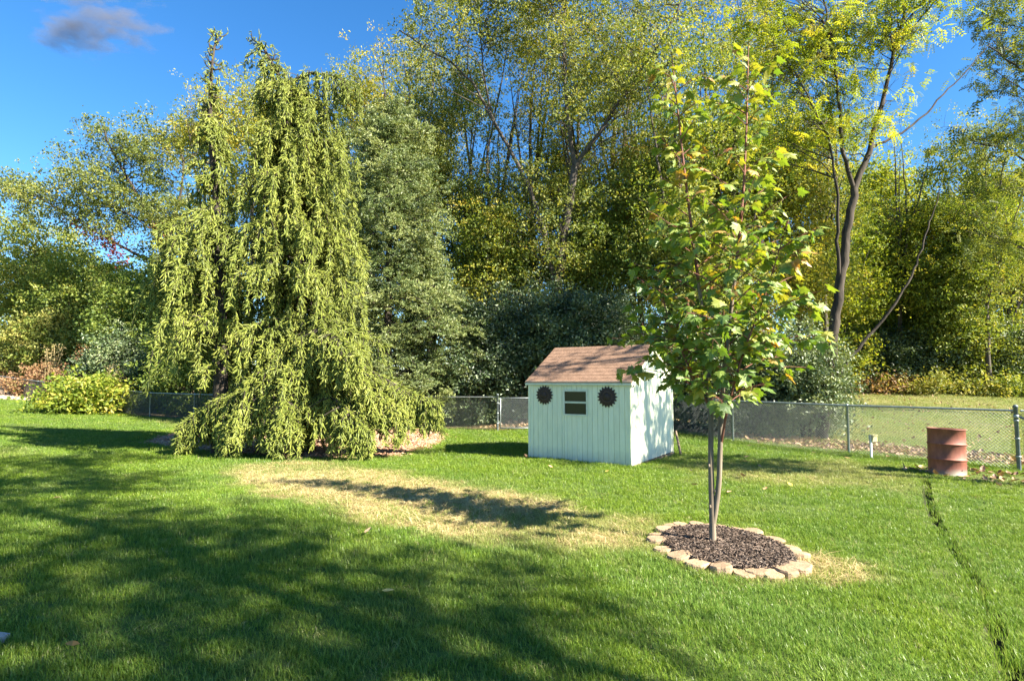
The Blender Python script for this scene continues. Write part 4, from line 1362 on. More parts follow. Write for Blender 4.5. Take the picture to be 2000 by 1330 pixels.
    scatter("crown", P - base, np.stack([np.zeros(n), th_, ph], 1), np.stack([wd_, wd_, ln_], 1), lambda: [piece("shoot", shoot_piece(rs_), M["spruce"]) for _ in range(8)], {"tone": T}, "stuff", root, "spruce_shoots")
    print(label, "shoots", n)
    return root
r7 = np.random.default_rng(77)
DS = 14.6
def sp_(px, py, D): return at_depth(px, py, D)
weeping_spruce("big weeping spruce with nodding top and skirt spread over the bark bed", [(598, 872, 0), (592, 700, 0), (584, 500, 0), (572, 330, 0), (560, 220, 0), (545, 150, 0), (522, 105, 0), (508, 82, 0), (494, 78, -.05)], DS,
    [(80, 492, 515), (110, 492, 535), (140, 508, 565), (175, 512, 610), (220, 518, 655), (300, 510, 685), (400, 490, 690), (500, 470, 700), (600, 458, 712), (680, 470, 745), (740, 460, 785), (790, 490, 800), (860, 520, 740)],
    430, r7, hang=(.3, 1.35), skirts=[
        ([sp_(585, 735, DS), sp_(520, 740, DS - .5), sp_(440, 770, DS - .8), sp_(390, 800, DS - .9), sp_(345, 838, DS - 1.0)], 3.4),
        ([sp_(600, 690, DS), sp_(680, 700, DS - .5), sp_(760, 745, DS - .5), sp_(815, 772, DS - .5), sp_(858, 786, DS - .6)], 3.4),
        ([sp_(600, 650, DS), sp_(620, 640, DS - .9), sp_(660, 655, DS - 1.5), sp_(700, 700, DS - 1.8)], 2.6),
        ([sp_(590, 730, DS), sp_(520, 760, DS - 1.0), sp_(470, 790, DS - 1.4), sp_(440, 840, DS - 1.5)], 2.4),
        ([sp_(600, 740, DS), sp_(580, 745, DS - 1.0), sp_(555, 790, DS - 1.6), sp_(540, 840, DS - 1.7)], 2.4),
        ([sp_(600, 760, DS), sp_(640, 770, DS - 1.0), sp_(680, 800, DS - 1.6), sp_(720, 850, DS - 1.7)], 2.4),
        ([sp_(600, 720, DS), sp_(700, 740, DS - .9), sp_(760, 780, DS - 1.1), sp_(790, 810, DS - 1.2)], 2.4),
        ([sp_(560, 165, DS), sp_(605, 142, DS - .1), sp_(655, 150, DS - .1), sp_(700, 172, DS - .1)], .75),
    ])
DL = 14.0
weeping_spruce("slimmer weeping spruce with a straight spiky leader behind the big one", [(430, 858, 0), (432, 700, 0), (430, 500, 0), (422, 380, 0), (412, 280, 0), (410, 200, 0), (413, 140, 0), (418, 95, 0), (424, 68, 0)], DL,
    [(90, 412, 428), (140, 402, 430), (190, 394, 438), (260, 388, 440), (340, 380, 442), (400, 350, 446), (430, 325, 450), (480, 296, 455), (560, 298, 460), (640, 310, 462), (690, 335, 462), (720, 350, 462)],
    230, r7, hang=(.3, 1.5), sparse=.82)

# ------------------------------------------------------------------ the woods
G = {}
G["yellow"] = leaf_mat("yellow_green_foliage", [(0.103, 0.149, 0.023), (0.196, 0.241, 0.032), (0.299, 0.322, 0.046), (0.414, 0.391, 0.069), (0.483, 0.380, 0.081)], trans=.45, inst=.55)
G["mid"] = leaf_mat("mid_green_foliage", [(0.065, 0.111, 0.021), (0.130, 0.189, 0.031), (0.202, 0.260, 0.046), (0.293, 0.325, 0.065), (0.390, 0.364, 0.091)], trans=.42, inst=.55)
G["olive"] = leaf_mat("olive_foliage", [(.06, .09, .022), (.12, .16, .034), (.19, .225, .05), (.27, .285, .07), (.34, .31, .09)], trans=.4, inst=.55)
G["dark"] = leaf_mat("dark_green_foliage", [(0.019, 0.044, 0.016), (0.046, 0.085, 0.026), (0.078, 0.130, 0.039), (0.130, 0.182, 0.058), (0.195, 0.234, 0.091)], trans=.25, gloss=.08, inst=.55)
G["silver"] = leaf_mat("silvery_green_foliage", [(.055, .09, .026), (.11, .16, .046), (.17, .22, .068), (.25, .295, .1), (.33, .365, .14)], trans=.25, gloss=.05, inst=.55)
G["lime"] = leaf_mat("bright_lime_foliage", [(.10, .155, .018), (.18, .25, .026), (.27, .33, .038), (.36, .39, .055), (.42, .37, .07)], trans=.5, inst=.55)
G["orange"] = leaf_mat("orange_tinged_foliage", [(0.132, 0.154, 0.033), (0.220, 0.220, 0.044), (0.330, 0.264, 0.066), (0.440, 0.253, 0.077), (0.462, 0.198, 0.066)], trans=.42, inst=.55)
G["vine"] = leaf_mat("red_vine_leaves", [(.12, .02, .025), (.22, .035, .04), (.32, .06, .05), (.2, .08, .05)], trans=.3)
G["weed"] = leaf_mat("rust_weeds", [(.15, .07, .035), (.26, .14, .07), (.34, .21, .11), (.24, .21, .08)], trans=.3, inst=.55)
rw = np.random.default_rng(123)

def wp(px, py, D): return at_depth(px, py, D)
def gpt(px, D):
    p = wp(px, 745, D); p[2] = zg(p); return p
def ell(px, py, wpx, hpx, D, depth=None):
    """crown ellipsoid from its place in the picture at depth D; its depth defaults to its width"""
    c = wp(px, py, D); s = D / FPX
    return (c, np.array([wpx * s / 2, (depth or wpx * s * .85) / 2, hpx * s / 2]))

def px_tree(label, D, stems, E, n, per, size, mat, bark="bark", **kw):
    """stems: list of ([(px, py, dD)...], r0, r1); the first stem starts at the ground"""
    st = []
    for i, (P, r0, r1) in enumerate(stems):
        Q = [wp(px, py, D + dd) for px, py, dd in P]
        if i == 0:
            b = gpt(P[0][0], D + P[0][2]); Q = [b - [0, 0, .15]] + ([wp(P[0][0], min(P[0][1], 700), D + P[0][2])] if P[0][1] < 700 else []) + Q[1:]
            base = b
        st.append((np.array(Q), r0, r1))
    El = [ell(*e, D) if len(e) == 4 else ell(e[0], e[1], e[2], e[3], D + e[4]) for e in E]
    nm = kw.pop("name", "forest_tree"); ct = kw.pop("cat", "tree")
    return crown_tree(nm, label, ct, base, st, El, n, per, size, G[mat], M[bark], rw, **kw)

# forked tree behind the shed
px_tree("tall forked tree rising behind the shed, its limbs spreading in a wide V", 25.5,
    [([(1085, 760, 0), (1085, 640, 0), (1086, 570, 0), (1098, 480, 0), (1112, 400, 0), (1122, 325, 0)], .3, .17),
     ([(1086, 570, 0), (1062, 450, .2), (1035, 370, .3), (1000, 300, .5), (962, 235, .6), (930, 170, .6), (880, 120, .4), (830, 95, .2), (780, 60, 0)], .15, .03),
     ([(1122, 325, 0), (1112, 250, -.2), (1102, 170, -.3), (1100, 80, -.2), (1106, -20, 0), (1100, -90, 0)], .12, .03),
     ([(1122, 325, 0), (1160, 275, -.2), (1200, 215, -.4), (1250, 140, -.6), (1290, 85, -.7), (1330, 10, -.8), (1350, -60, -.8)], .12, .03),
     ([(962, 235, .6), (945, 150, .5), (940, 90, .4), (935, 20, .3)], .06, .02)],
    [(880, 90, 260, 200), (1100, 70, 300, 260), (1290, 60, 260, 230), (1000, 40, 260, 200), (1100, -80, 500, 200), (1180, 200, 300, 160), (900, 0, 260, 150), (1060, 420, 260, 260)], 260, 46, .13, "olive", bark="bark_grey", branch_r=.024, clump=(.5, .36), shell=.45, bare=1)

# locust by the right fence
px_tree("dark trunked locust with feathery yellow leaves just beyond the fence", 17.2,
    [([(1600, 850, 0), (1608, 780, 0), (1622, 700, 0), (1634, 600, 0), (1648, 500, 0), (1660, 420, 0), (1668, 370, 0)], .18, .11),
     ([(1668, 370, 0), (1690, 320, 0), (1712, 240, .1), (1735, 150, .2), (1760, 50, .2), (1785, -60, .2)], .1, .025),
     ([(1668, 370, 0), (1648, 310, -.1), (1640, 230, -.2), (1635, 150, -.2), (1620, 60, -.3), (1600, -40, -.4)], .07, .02),
     ([(1640, 560, 0), (1636, 470, -.2), (1636, 380, -.3), (1620, 270, -.4), (1560, 150, -.5)], .06, .02),
     ([(1606, 790, 0), (1640, 725, -.1), (1690, 665, -.2), (1740, 605, -.3), (1790, 520, -.4), (1815, 440, -.4), (1835, 370, -.3)], .065, .015),
     ([(1700, 290, 0), (1780, 250, .2), (1860, 170, .4), (1930, 90, .5)], .045, .012)],
    [(1560, 130, 220, 230), (1680, 60, 260, 260), (1640, 220, 260, 200), (1760, 30, 260, 200), (1540, 30, 240, 200), (1560, 260, 160, 140)], 150, 15, .3, "lime", pinnate=True, branch_r=.022, clump=(.42, .3), shell=.5, bare=4)
for (lab, px_, D_, P_, E_, n_) in (
    ("dark leaved walnut at the fence end, its boughs hanging over from outside", 2110, 22.0, [([(2130, 860, 0), (2115, 600, 0), (2090, 350, 0), (2070, 150, 0), (2060, -100, 0)], .22, .06), ([(2095, 400, 0), (2030, 330, 0), (1960, 290, 0), (1900, 280, 0)], .07, .02), ([(2075, 200, 0), (2000, 140, 0), (1930, 90, 0)], .07, .02), ([(2110, 560, 0), (2040, 500, 0), (1960, 470, 0)], .07, .02)],
     [(1960, 110, 200, 220), (1950, 270, 220, 170), (2100, 150, 300, 400), (1930, 380, 170, 90), (2000, -60, 300, 200), (2120, 420, 240, 240), (1955, 470, 200, 90)], 150),):
    px_tree(lab, D_, P_, E_, n_, 17, .36, "olive", pinnate=True, branch_r=.022, clump=(.4, .28), shell=.5, bare=1, base_tint=(.3, .25))

# silvery hemlock like conifers right of the spruce
def spray_tree(label, px, D, prof, n, r, mat, size=.085, name="hemlock_tree", group=None, per=90):
    base = gpt(px, D)
    top = wp(px, prof[0][0], D)
    root = thing(name, label, "tree", tuple(base), None, group)
    Q = smooth_path([base - [0, 0, .1], base * .5 + top * .5 + [.1, 0, 0], top], 20)
    tm = MB().tube(Q - base, np.linspace(.2, .02, 20), 7)
    zr = np.array([wp(px, q[0], D)[2] for q in prof]); xl = np.array([wp(q[1], q[0], D)[0] for q in prof]); xr = np.array([wp(q[2], q[0], D)[0] for q in prof])
    o_ = np.argsort(zr); zr, xl, xr = zr[o_], xl[o_], xr[o_]
    pts, tt, azs = [], [], []
    for i in range(n):
        z = base[2] + .3 + (top[2] - base[2] - .3) * ((i + r.uniform()) / n) ** .85
        j = int(np.argmin(np.abs(Q[:, 2] - z))); p = Q[j]
        a = i * 2.4 + r.uniform(-.5, .5); ca, sa = math.cos(a), math.sin(a)
        rx = max(.15, (np.interp(z, zr, xr) - p[0]) if ca > 0 else (p[0] - np.interp(z, zr, xl)))
        rd = max(.15, .45 * (np.interp(z, zr, xr) - np.interp(z, zr, xl)))
        reach = math.hypot(rx * ca, rd * sa) * r.uniform(.35, 1.12)
        od = np.array([ca, sa, 0]); lat = np.array([-sa, ca, 0])
        B = curve3(p, p + od * reach * .5 + lat * r.normal(0, .2) * reach + [0, 0, .3 * reach], p + od * reach + [0, 0, r.uniform(-.15, .55) * reach], 7)
        tm.tube(B - base, np.linspace(.03, .008, 7), 4)
        m_ = int(per * (.3 + reach * .55) / 3.2)
        s_ = r.uniform(.25, 1.04, m_)
        w_ = (.08 + .3 * reach) * np.clip(1.2 - s_, .12, 1) * r.normal(0, .62, m_)
        C = np.stack([np.interp(s_, np.linspace(0, 1, 7), B[:, c]) for c in range(3)], 1) + lat * w_[:, None] + np.array([0, 0, 1.0]) * (-.3 * np.abs(w_) - np.abs(r.normal(0, .12, m_)))[:, None] + r.normal(0, .12, (m_, 3))
        azs.append(np.full(m_, a)); pts.append(C); tt.append(np.clip(.5 + r.normal(0, .2) + r.normal(0, .16, m_), 0, 1))
    C = np.concatenate(pts); T = np.concatenate(tt)
    k_ = C[:, 2] > gz(C[:, 0], C[:, 1]) + .05
    AZ = np.concatenate(azs)
    tm.build("trunk", M["bark"], root, True)
    sprig_crown("crown", C[k_] - base, T[k_], r, size, G[mat], root, "spray", AZ[k_] + r.normal(0, .5, k_.sum()))
    return root
spray_tree("tall silvery green conifer close beside the weeping spruce", 755, 20.8, [(215, 715, 800), (300, 680, 850), (400, 670, 870), (500, 660, 890), (600, 660, 915), (680, 670, 940), (760, 690, 900)], 210, rw, "silver", .1, per=110)
spray_tree("lower silvery green conifer reaching towards the gate", 835, 21.6, [(470, 820, 850), (540, 780, 890), (620, 770, 930), (690, 780, 945), (760, 790, 900)], 110, rw, "silver", .1, per=110)
spray_tree("small silvery conifer between the two weeping spruces and the woods", 690, 24, [(330, 680, 700), (450, 650, 740), (600, 640, 760), (760, 650, 760)], 90, rw, "silver", .11)

# evergreen thicket behind the shed
def shrub(label, px, D, ytop, wpx, n, per, size, mat, r=rw, name="shrub", group=None, cat="shrub", tint=(.5, .22), yb=None, clump=(.3, .24), up=.6, lean=0):
    base = gpt(px, D)
    s = D / FPX
    top = wp(px + lean, ytop, D)
    h = max(.4, top[2] - base[2]); w = wpx * s / 2
    st = []
    for q in range(4):
        a = q * 1.57 + r.uniform(0, 1)
        e = base + np.array([math.cos(a) * w * .5 + lean * s * .5, math.sin(a) * w * .45, h * r.uniform(.6, .85)])
        st.append((np.array([base + [.08 * math.cos(a), .08 * math.sin(a), -.1], base * .5 + e * .5 + [math.cos(a) * .1, 0, .1 * h], e]), .02 + .008 * h, .01))
    E = [(base + [lean * s * .5, 0, h * .55], np.array([w * .95, w * .8, h * .45])), (base + [lean * s * .3, 0, h * .32], np.array([w, w * .85, h * .32]))]
    for q in range(3):
        a = r.uniform(0, 6.28)
        E.append((base + [math.cos(a) * w * .5 + lean * s * .7, math.sin(a) * w * .4, h * r.uniform(.55, .82)], np.array([w * .45, w * .4, h * .2])))
    return crown_tree(name, label, cat, base, st, E, n, per, size, G[mat], M["bark"], r, clump=clump, shell=.33, branch_r=.014, group=group, base_tint=tint, up=up, thin=4.0)
shrub("dark evergreen thicket shrub close behind the gate", 930, 22.6, 575, 190, 120, 75, .11, "dark", tint=(.42, .22))
shrub("dark glossy evergreen rising just behind the shed roof", 1045, 23.2, 540, 230, 140, 75, .12, "dark", tint=(.5, .22))
shrub("dark evergreen shrub behind the shed ridge by the maple", 1170, 22.8, 560, 210, 130, 75, .12, "dark", tint=(.42, .22))
shrub("dark leafy shrub behind the fence between shed and maple", 1345, 19.6, 640, 190, 120, 70, .11, "dark", tint=(.45, .25))
shrub("blue green viburnum growing against the locust trunk", 1570, 17.6, 640, 170, 130, 60, .085, "dark", tint=(.72, .2))
shrub("low dark bush behind the fence under the maple crown", 1470, 18.4, 690, 200, 110, 65, .1, "dark", tint=(.5, .25))
shrub("lowest bluish bush behind the fence at the locust's foot", 1530, 18.0, 760, 120, 60, 50, .08, "dark", tint=(.75, .2))

# left of the spruces
shrub("broad leafy thicket with yellowish tops above the red weeds", 30, 46, 398, 300, 230, 60, .2, "mid", name="thicket_shrub", clump=(.6, .45), tint=(.55, .25))
shrub("bushy green thicket above the sprawling yellow shrub", 165, 42, 480, 230, 180, 60, .19, "mid", name="thicket_shrub", clump=(.55, .4), tint=(.45, .25))
shrub("dark green thicket behind the slimmer weeping spruce", 290, 36, 500, 210, 170, 60, .18, "mid", name="thicket_shrub", clump=(.5, .4), tint=(.3, .22))
shrub("pale olive shrub low on the bank behind the long fence", 95, 41.5, 600, 210, 120, 60, .17, "olive", clump=(.5, .35), tint=(.55, .25))
shrub("low dark bramble mound behind the long fence beside the slimmer spruce", 260, 33, 650, 200, 110, 60, .15, "dark", clump=(.45, .3), tint=(.5, .25))
shrub("green shrub mass seen under the weeping spruce boughs", 400, 30, 560, 220, 130, 60, .15, "mid", clump=(.45, .35), tint=(.25, .2))
shrub("deep green shrub at the foot of the silvery conifer", 640, 23, 640, 260, 130, 60, .12, "dark", clump=(.4, .3), tint=(.4, .2))
px_tree("spreading airy tree with a red vine on its lower boughs", 40,
    [([(345, 760, 0), (340, 600, 0), (320, 490, 0), (290, 420, 0), (250, 350, 0), (215, 290, 0), (200, 245, 0)], .3, .05),
     ([(330, 520, 0), (270, 500, 0), (200, 460, 0), (130, 420, 0), (70, 380, 0)], .13, .03), ([(320, 490, 0), (350, 400, 0), (360, 320, 0), (340, 250, 0)], .14, .03), ([(300, 440, 0), (230, 410, 0), (160, 380, 0)], .09, .03)],
    [(210, 290, 150, 110), (300, 300, 180, 130), (170, 380, 230, 100), (280, 400, 180, 130), (80, 400, 130, 90), (340, 250, 120, 120), (240, 460, 160, 60), (30, 370, 120, 70), (350, 440, 150, 160)], 190, 60, .17, "olive", clump=(.62, .4), branch_r=.03, base_tint=(.4, .25))
vb = gpt(250, 40)
vine = thing("creeper_vine", "crimson creeper hanging in the lower boughs of the spreading tree", "vine", tuple(vb))
vm, vs = MB(), MB()
for (a0, b0, c0, d0) in ((185, 450, 250, 520), (210, 455, 225, 500), (310, 440, 330, 470), (150, 440, 200, 475)):
    A, B = wp(a0, b0, 39.2), wp(c0, d0, 39.2)
    t = rw.uniform(0, 1, 160)[:, None]
    leaf_cloud(vm, A + (B - A) * t + rw.normal(0, .28, (160, 3)) - vb, rw, .2, .6, .3)
    vs.tube(smooth_path([A, (A + B) / 2 + [0, 0, .2], B], 8) - vb, .02, 4)
vs.tube(smooth_path([vb, wp(330, 650, 39.5), wp(300, 500, 39.3), wp(250, 500, 39.2)], 14) - vb, .035, 5)
vm.build("leaves", G["vine"], vine); vs.build("stem", M["bark"], vine)

# in front of and behind the long left fence
shb = hit(172, 806)
shrub("sprawling yellow green broad leaved shrub on the lawn side of the long fence", 172, float(shb[1]), 738, 140, 70, 34, .2, "lime", clump=(.38, .3), tint=(.35, .35))
for lab, px_, D_, yt, wpx_, n_ in (("rust red weed clump behind the fence above the pale chips", 20, 41.5, 715, 120, 70), ("rust coloured weeds beside the dead stalk", 85, 37, 722, 110, 60), ("brown seeding weeds behind the sprawling shrub", 165, 33.5, 712, 110, 50)):
    shrub(lab, px_, D_, yt, wpx_, n_, 60, .13, "weed", clump=(.35, .3), tint=(.5, .25))
for lab, px_, D_, yt in (("pale dead plume weed standing tallest above the red weeds", 95, 36, 680), ("pale bent dead weed stalk above the sprawling shrub", 163, 34, 690), ("straw coloured dead spray leaning over the fence beside the sprawling shrub", 215, 30, 722)):
    b_ = gpt(px_, D_); t_ = wp(px_ + 8, yt, D_)
    wd = thing("dead_weed", lab, "weed", tuple(b_))
    sm, hm = MB(), MB()
    for q in range(7):
        e_ = t_ + rw.normal(0, .3, 3) * [1, 1, .5]
        Qp = smooth_path([b_ + rw.normal(0, .08, 3) * [1, 1, 0], b_ * .45 + e_ * .55 + rw.normal(0, .08, 3), e_], 10)
        sm.tube(Qp - b_, np.linspace(.018, .006, 10), 4)
        leaf_cloud(hm, Qp[rw.integers(5, 10, 46)] + rw.normal(0, .12, (46, 3)) - b_, rw, .13, .25, .2, None, .3)
    sm.build("stalk", M["straw"], wd); hm.build("plume", M["straw"], wd)

# yellow green trees behind and between
specs = [
    ("yellow green tree topping the slimmer weeping spruce", 400, 33, 205, 190, "yellow", 110), ("yellow tree between the two spruce leaders", 480, 31, 150, 170, "yellow", 100),
    ("gold tinged tall tree peeping past the big spruce's shoulder", 690, 33, 105, 240, "yellow", 150), ("golden locust crown against the blue sky beside the forked tree", 800, 35, 75, 240, "yellow", 150),
    ("green tree behind the silvery conifer top", 610, 28, 260, 240, "mid", 150), ("slim olive tree between silvery conifer and sky gap", 825, 28, 190, 120, "olive", 80),
    ("slim dark stemmed green tree between sky gap and forked tree", 930, 29, 170, 130, "mid", 80), ("yellow leaved sapling glowing in the middle of the woods", 955, 27, 415, 150, "yellow", 75),
    ("small green tree between forked trunk and evergreen thicket", 1010, 27, 420, 190, "mid", 110), ("green understory tree between the forked trunk and young maple", 1165, 26.5, 380, 200, "mid", 130),
    ("orange tinged tree behind the maple's upper leaves", 1245, 30, 262, 150, "orange", 85), ("tall dense green tree straight behind the young maple", 1300, 24.5, 60, 250, "mid", 190),
    ("leafy green tree between the maple and the locust", 1440, 26, 90, 260, "mid", 190), ("yellow green tree close behind the locust trunk", 1570, 27, 230, 260, "yellow", 170),
    ("olive understory tree low behind the maple stems", 1400, 23, 430, 220, "olive", 130), ("tall thin crowned tree behind the forked tree's limb nearest the maple", 1215, 30, 20, 190, "olive", 110),
    ("tree with high crown over the sky gap", 900, 33, 110, 160, "olive", 80), ("dim green tree at the back of the woods under the forked limbs", 1090, 31, 250, 220, "mid", 120),
]
def round_tree(label, px, D, ytop, wpx, mat, n, per=62, size=.13, low=.32, group=None, tint=(.5, .25), yb=None, bark="bark_grey", clump=(.62, .46), shell=.45, slim=1.0):
    base = gpt(px, D); top = wp(px, ytop, D); h = top[2] - base[2]; w = wpx * D / FPX / 2
    k = rw.uniform(-.05, .05, 2) * h
    st = [(np.array([base - [0, 0, .15], base + [k[0] * .3, 0, h * .3], base + [k[0], k[1], h * .6], top - [k[0] * .2, 0, h * .06]]), (.05 + .011 * h) * slim, .02)]
    for q in range(3):
        a = rw.uniform(0, 6.28); z0 = rw.uniform(.3, .5)
        s0 = base + [k[0] * z0, 0, h * z0]
        st.append((np.array([s0, s0 + [math.cos(a) * w * .35, math.sin(a) * w * .35, h * .2], s0 + [math.cos(a) * w * .7, math.sin(a) * w * .7, h * .42]]), .03 + .004 * h, .015))
    E = []
    for q in range(9):
        f = rw.uniform(low, .93); a = rw.uniform(0, 6.28)
        ww = w * math.sin(math.pi * min(1, .25 + .68 * (1 - abs(f - .6) / .6)) * .5 + .1)
        rr0 = ww * rw.uniform(.1, .6)
        E.append((base + [math.cos(a) * rr0, math.sin(a) * rr0, h * f], np.array([ww * .55, ww * .55, h * .1 + .25])))
    E.append((base + [0, 0, h * .93], np.array([w * .4, w * .4, h * .07])))
    return crown_tree("forest_tree", label, "tree", base, st, E, n, per, size, G[mat], M[bark], rw, clump=clump, shell=shell, branch_r=.024, group=group, base_tint=tint, bare=1)
for lab, px_, D_, yt, wpx_, mt, n_ in specs:
    round_tree(lab, px_, D_, yt, wpx_, mt, n_, low=.34 if yt < 300 else .2)
# tall slender trees with thin, fine crowns that fill the canopy up to the top
thin_specs = [("thin crowned pole tree between the golden trees", 745, 31, 70, 170, "yellow", 70), ("thin crowned pole tree over the silvery conifer", 850, 30, 30, 170, "olive", 70),
    ("pale stemmed pole tree leaning on the forked tree's long limb", 985, 29, 40, 170, "olive", 75), ("slender tree filling the fork of the forked tree", 1050, 30, -40, 180, "yellow", 80),
    ("slender tree hard behind the forked trunk", 1150, 29, -50, 180, "mid", 80), ("slender yellow tree peeping over the orange tinged tree", 1260, 32, -30, 170, "yellow", 75),
    ("tall slender tree above the young maple's tip", 1375, 29, -60, 200, "mid", 90), ("tall slender yellow tree between maple tip and locust", 1500, 30, -60, 210, "yellow", 90),
    ("slender green tree filling the locust's fork", 1610, 29, 60, 200, "mid", 80), ("slender tree peeping past the locust's outer limb", 1760, 34, 240, 200, "lime", 80),
    ("slender dark stemmed tree under the walnut boughs", 1930, 31, 230, 200, "mid", 80), ("slender tree behind the spruce shoulder", 640, 31, 170, 150, "mid", 70)]
for lab, px_, D_, yt, wpx_, mt, n_ in thin_specs:
    round_tree(lab, px_, D_, yt, wpx_, mt, n_, low=.3, size=.115, per=66, clump=(.75, .55), shell=.6, slim=.7)
# wood edge beyond the meadow
edge = [("lime leaved tree at the meadow edge next to the locust", 1720, 36, 330, 260, "lime", 190), ("lime tree with low sweeping boughs over the meadow", 1850, 35, 390, 260, "lime", 190),
        ("dark stemmed green tree standing out at the meadow edge", 1885, 32.5, 300, 220, "mid", 150), ("olive tree at the meadow edge under the walnut boughs", 1985, 34, 350, 240, "olive", 170),
        ("yellow green tree deep in the wood beyond the meadow", 1660, 41, 300, 280, "yellow", 170), ("green tree deep in the wood behind the meadow trees", 1790, 43, 360, 300, "mid", 170),
        ("tall dim green tree behind the hanging walnut boughs", 2060, 38, 300, 300, "mid", 170), ("low lime bush tree between the locust trunk and the meadow", 1640, 33, 470, 200, "lime", 120)]
for lab, px_, D_, yt, wpx_, mt, n_ in edge:
    round_tree(lab, px_, D_, yt, wpx_, mt, n_, low=.16, size=.165, per=64)
for lab, px_, D_, yt, wpx_, n_, mt, ti in (("dark hedge like brush beside the locust at the meadow edge", 1690, 34.5, 650, 200, 100, "dark", .5), ("dark brush under the lime trees on the meadow edge", 1800, 34.5, 640, 220, 110, "dark", .5),
                                     ("brown green brush under the dark stemmed tree", 1905, 33.5, 660, 220, 110, "olive", .3), ("dense dark brush behind the corner post at the meadow edge", 2010, 33, 640, 240, 110, "dark", .55),
                                     ("yellowish low weeds patch on the meadow edge", 1850, 32.5, 746, 240, 50, "olive", .72), ("low green weed mound on the meadow behind the corner post", 1965, 31.5, 742, 200, 50, "mid", .6), ("brown dry weed clump on the meadow beside the locust", 1690, 33, 752, 130, 36, "weed", .8)):
    shrub(lab, px_, D_, yt, wpx_, n_, 60, .16, mt, clump=(.45, .3), tint=(ti, .22))
# far wood that reads as one mass
fm = MB()
cand = rw.uniform([-75, 46], [75, 74], (3400, 2))
fp, ft = [], []
for x_, y_ in cand:
    hmax = 9.0 + 3.5 * float(noise2(x_, y_, .12, 41)) + (2.5 if abs(x_) > 18 else 0)
    c = np.array([x_, y_, float(gz(x_, y_)) + hmax * rw.uniform(0, 1) ** .8])
    fp.append(c + rw.normal(0, 1, (22, 3)) * [.9, .9, .6]); ft.append(np.clip(rw.normal(.42, .15) + rw.normal(0, .15, 22), 0, 1))
P = np.concatenate(fp); T = np.concatenate(ft)
leaf_cloud(fm, P, rw, .42, .6, .5, T)
G["far"] = leaf_mat("far_wood_foliage", [(.05, .085, .016), (.10, .145, .024), (.155, .2, .035), (.225, .25, .05)], trans=.42)
fo = fm.build("distant_woods", G["far"]); tag(fo, kind="stuff")

# ------------------------------------------------------------------ trees outside the frame that shade the lawn
def shade_tree(label, tx, ty, crowns, n, per, size=.2, mat="mid", h=None):
    b = np.array([tx, ty, zg((tx, ty))])
    top = max(c[0][2] + c[1][2] * .5 for c in crowns)
    cx = np.mean([c[0][0] for c in crowns]); cy = np.mean([c[0][1] for c in crowns])
    zl = min(c[0][2] - c[1][2] for c in crowns)
    st = [(np.array([b - [0, 0, .2], b + [0, 0, 2.2], [tx * .6 + cx * .4, ty * .6 + cy * .4, zl], [cx, cy, (zl + top) / 2], [cx, cy, top]]), .15, .03)]
    for c in crowns:
        st.append((np.array([[tx * .6 + cx * .4, ty * .6 + cy * .4, zl], [(cx + c[0][0]) / 2, (cy + c[0][1]) / 2, (zl + c[0][2]) / 2 + .4], list(c[0])]), .1, .03))
    crown_tree("shade_tree", label, "tree", b, st, [(np.array(c[0], float), np.array(c[1], float)) for c in crowns], n, per, size, G[mat], M["bark"], rw, clump=(.5, .35), shell=.4, branch_r=.03)
def over(gx_, gy_, z):
    """point at height z whose shadow falls on the ground point"""
    t = z / math.tan(SUN_EL)
    return (gx_ + SUN_H.x * t, gy_ + SUN_H.y * t, z)
shade_tree("tall yard tree that shades the near lawn below the maple ring", 13.4, -4.6, [(over(-1.6, 2.6, 12), (2.6, 2.4, 1.6)), (over(-3.6, 4.0, 13.5), (2.4, 2.2, 1.5)), (over(-.2, 3.6, 12.8), (1.3, 1.2, .9)), (over(1.5, 3.5, 12), (.9, .6, .5)), (over(2.3, 2.9, 11.6), (.7, .5, .4))], 56, 24)
shade_tree("tall yard tree that shades the lawn beside the straw patch", 9.6, -1.4, [(over(-4.2, 6.4, 12.5), (2.4, 2.2, 1.3)), (over(-7.5, 7.6, 13.5), (2.8, 2.6, 1.5)), (over(-2.2, 5.6, 12), (1.5, 1.4, .8))], 40, 24)
shade_tree("tall yard tree that shades the lawn before the spruces", 6.6, -.6, [(over(-9.5, 12.2, 13.5), (2.2, 1.7, 1.0)), (over(-12.5, 11.5, 14), (2.4, 2.2, 1.2)), (over(-7, 9.6, 13), (1.6, 1.3, .8)), (over(-15, 14, 14.5), (2.2, 1.8, 1.0))], 58, 26)
shade_tree("slender yard tree dappling the sunny shed wall", 12.6, 8.0, [((12.2, 8.3, 7.0), (1.7, 1.5, 1.6)), ((12.8, 7.6, 9.2), (1.5, 1.4, 1.2)), ((10.0, 8.5, 9.2), (1.0, .8, .5)), ((9.2, 9.0, 9.8), (.8, .5, .3))], 44, 30, .17)

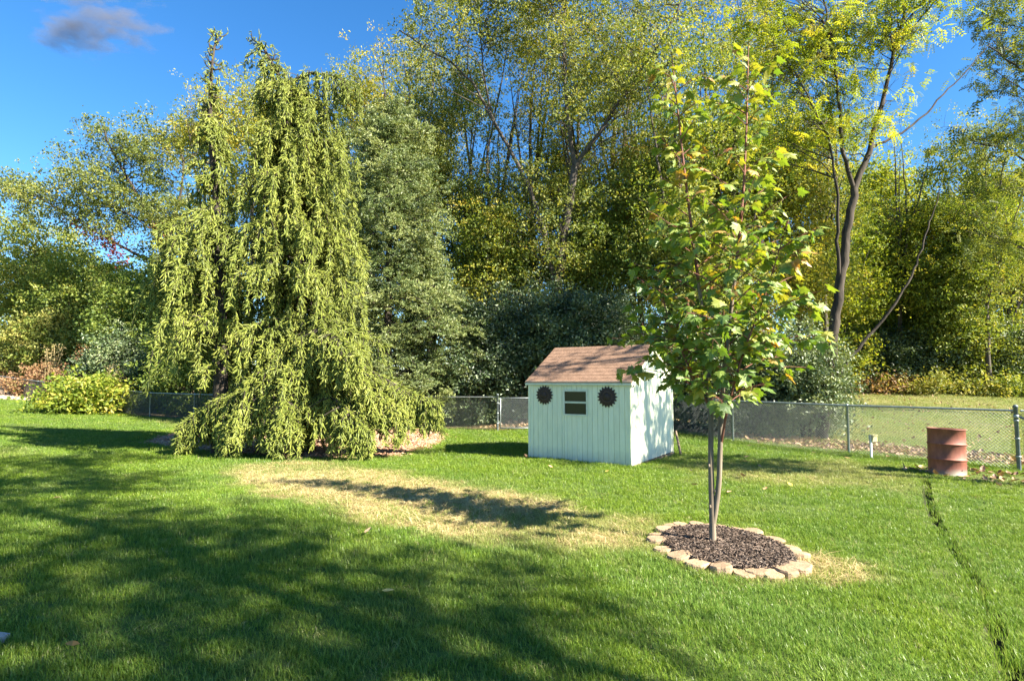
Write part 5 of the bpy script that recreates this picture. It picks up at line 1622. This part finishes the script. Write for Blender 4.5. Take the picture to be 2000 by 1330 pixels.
# ------------------------------------------------------------------ made-up volume standing in for a dark smear in the sky
def cloud():
    c = wp(185, 45, 420.0)
    k = 420.0 / FPX
    m, nt, out = new_mat("thin_dark_cloud")
    pv = N(nt, "ShaderNodeVolumePrincipled")
    pv.inputs["Color"].default_value = (.3, .3, .34, 1); pv.inputs["Anisotropy"].default_value = .2
    tc = N(nt, "ShaderNodeTexCoord")
    mp = N(nt, "ShaderNodeMapping"); mp.inputs["Scale"].default_value = (.8, 1, 2.4); mp.inputs["Rotation"].default_value = (0, -.45, 0); mp.inputs["Location"].default_value = (2.3, .4, 1.1)
    nt.links.new(tc.outputs["Object"], mp.inputs[0])
    nz = N(nt, "ShaderNodeTexNoise", Scale=.045, Detail=5.0, Roughness=.6); nt.links.new(mp.outputs[0], nz.inputs["Vector"])
    ln = N(nt, "ShaderNodeVectorMath"); ln.operation = 'LENGTH'
    sc_ = N(nt, "ShaderNodeMapping"); sc_.inputs["Scale"].default_value = (1 / 62.0, 1 / 22.0, 1 / 36.0); nt.links.new(tc.outputs["Object"], sc_.inputs[0]); nt.links.new(sc_.outputs[0], ln.inputs[0])
    fall = N(nt, "ShaderNodeMapRange"); nt.links.new(ln.outputs["Value"], fall.inputs[0]); fall.inputs[1].default_value = .25; fall.inputs[2].default_value = 1.0; fall.inputs[3].default_value = .0; fall.inputs[4].default_value = .2
    sb = N(nt, "ShaderNodeMath"); sb.operation = 'SUBTRACT'; nt.links.new(nz.outputs["Fac"], sb.inputs[0]); nt.links.new(fall.outputs[0], sb.inputs[1])
    mr = N(nt, "ShaderNodeMapRange"); nt.links.new(sb.outputs[0], mr.inputs[0]); mr.inputs[1].default_value = .42; mr.inputs[2].default_value = .6; mr.inputs[3].default_value = 0; mr.inputs[4].default_value = .09
    nt.links.new(mr.outputs[0], pv.inputs["Density"]); nt.links.new(pv.outputs[0], out.inputs["Volume"])
    mb = MB()
    prof = [(math.sin(t) , -math.cos(t)) for t in np.linspace(0.02, math.pi - .02, 9)]
    mb.lathe(prof, 16)
    me = mb.mesh("cloud", True)
    co = np.zeros(len(me.vertices) * 3, np.float32); me.vertices.foreach_get("co", co)
    co = co.reshape(-1, 3) * [62, 22, 36]; me.vertices.foreach_set("co", co.astype(np.float32).ravel()); me.update()
    o = link("cloud", me, m, None, tuple(c))
    tag(o, "made-up dark wispy cloud alone in the blue sky", "cloud")
cloud()
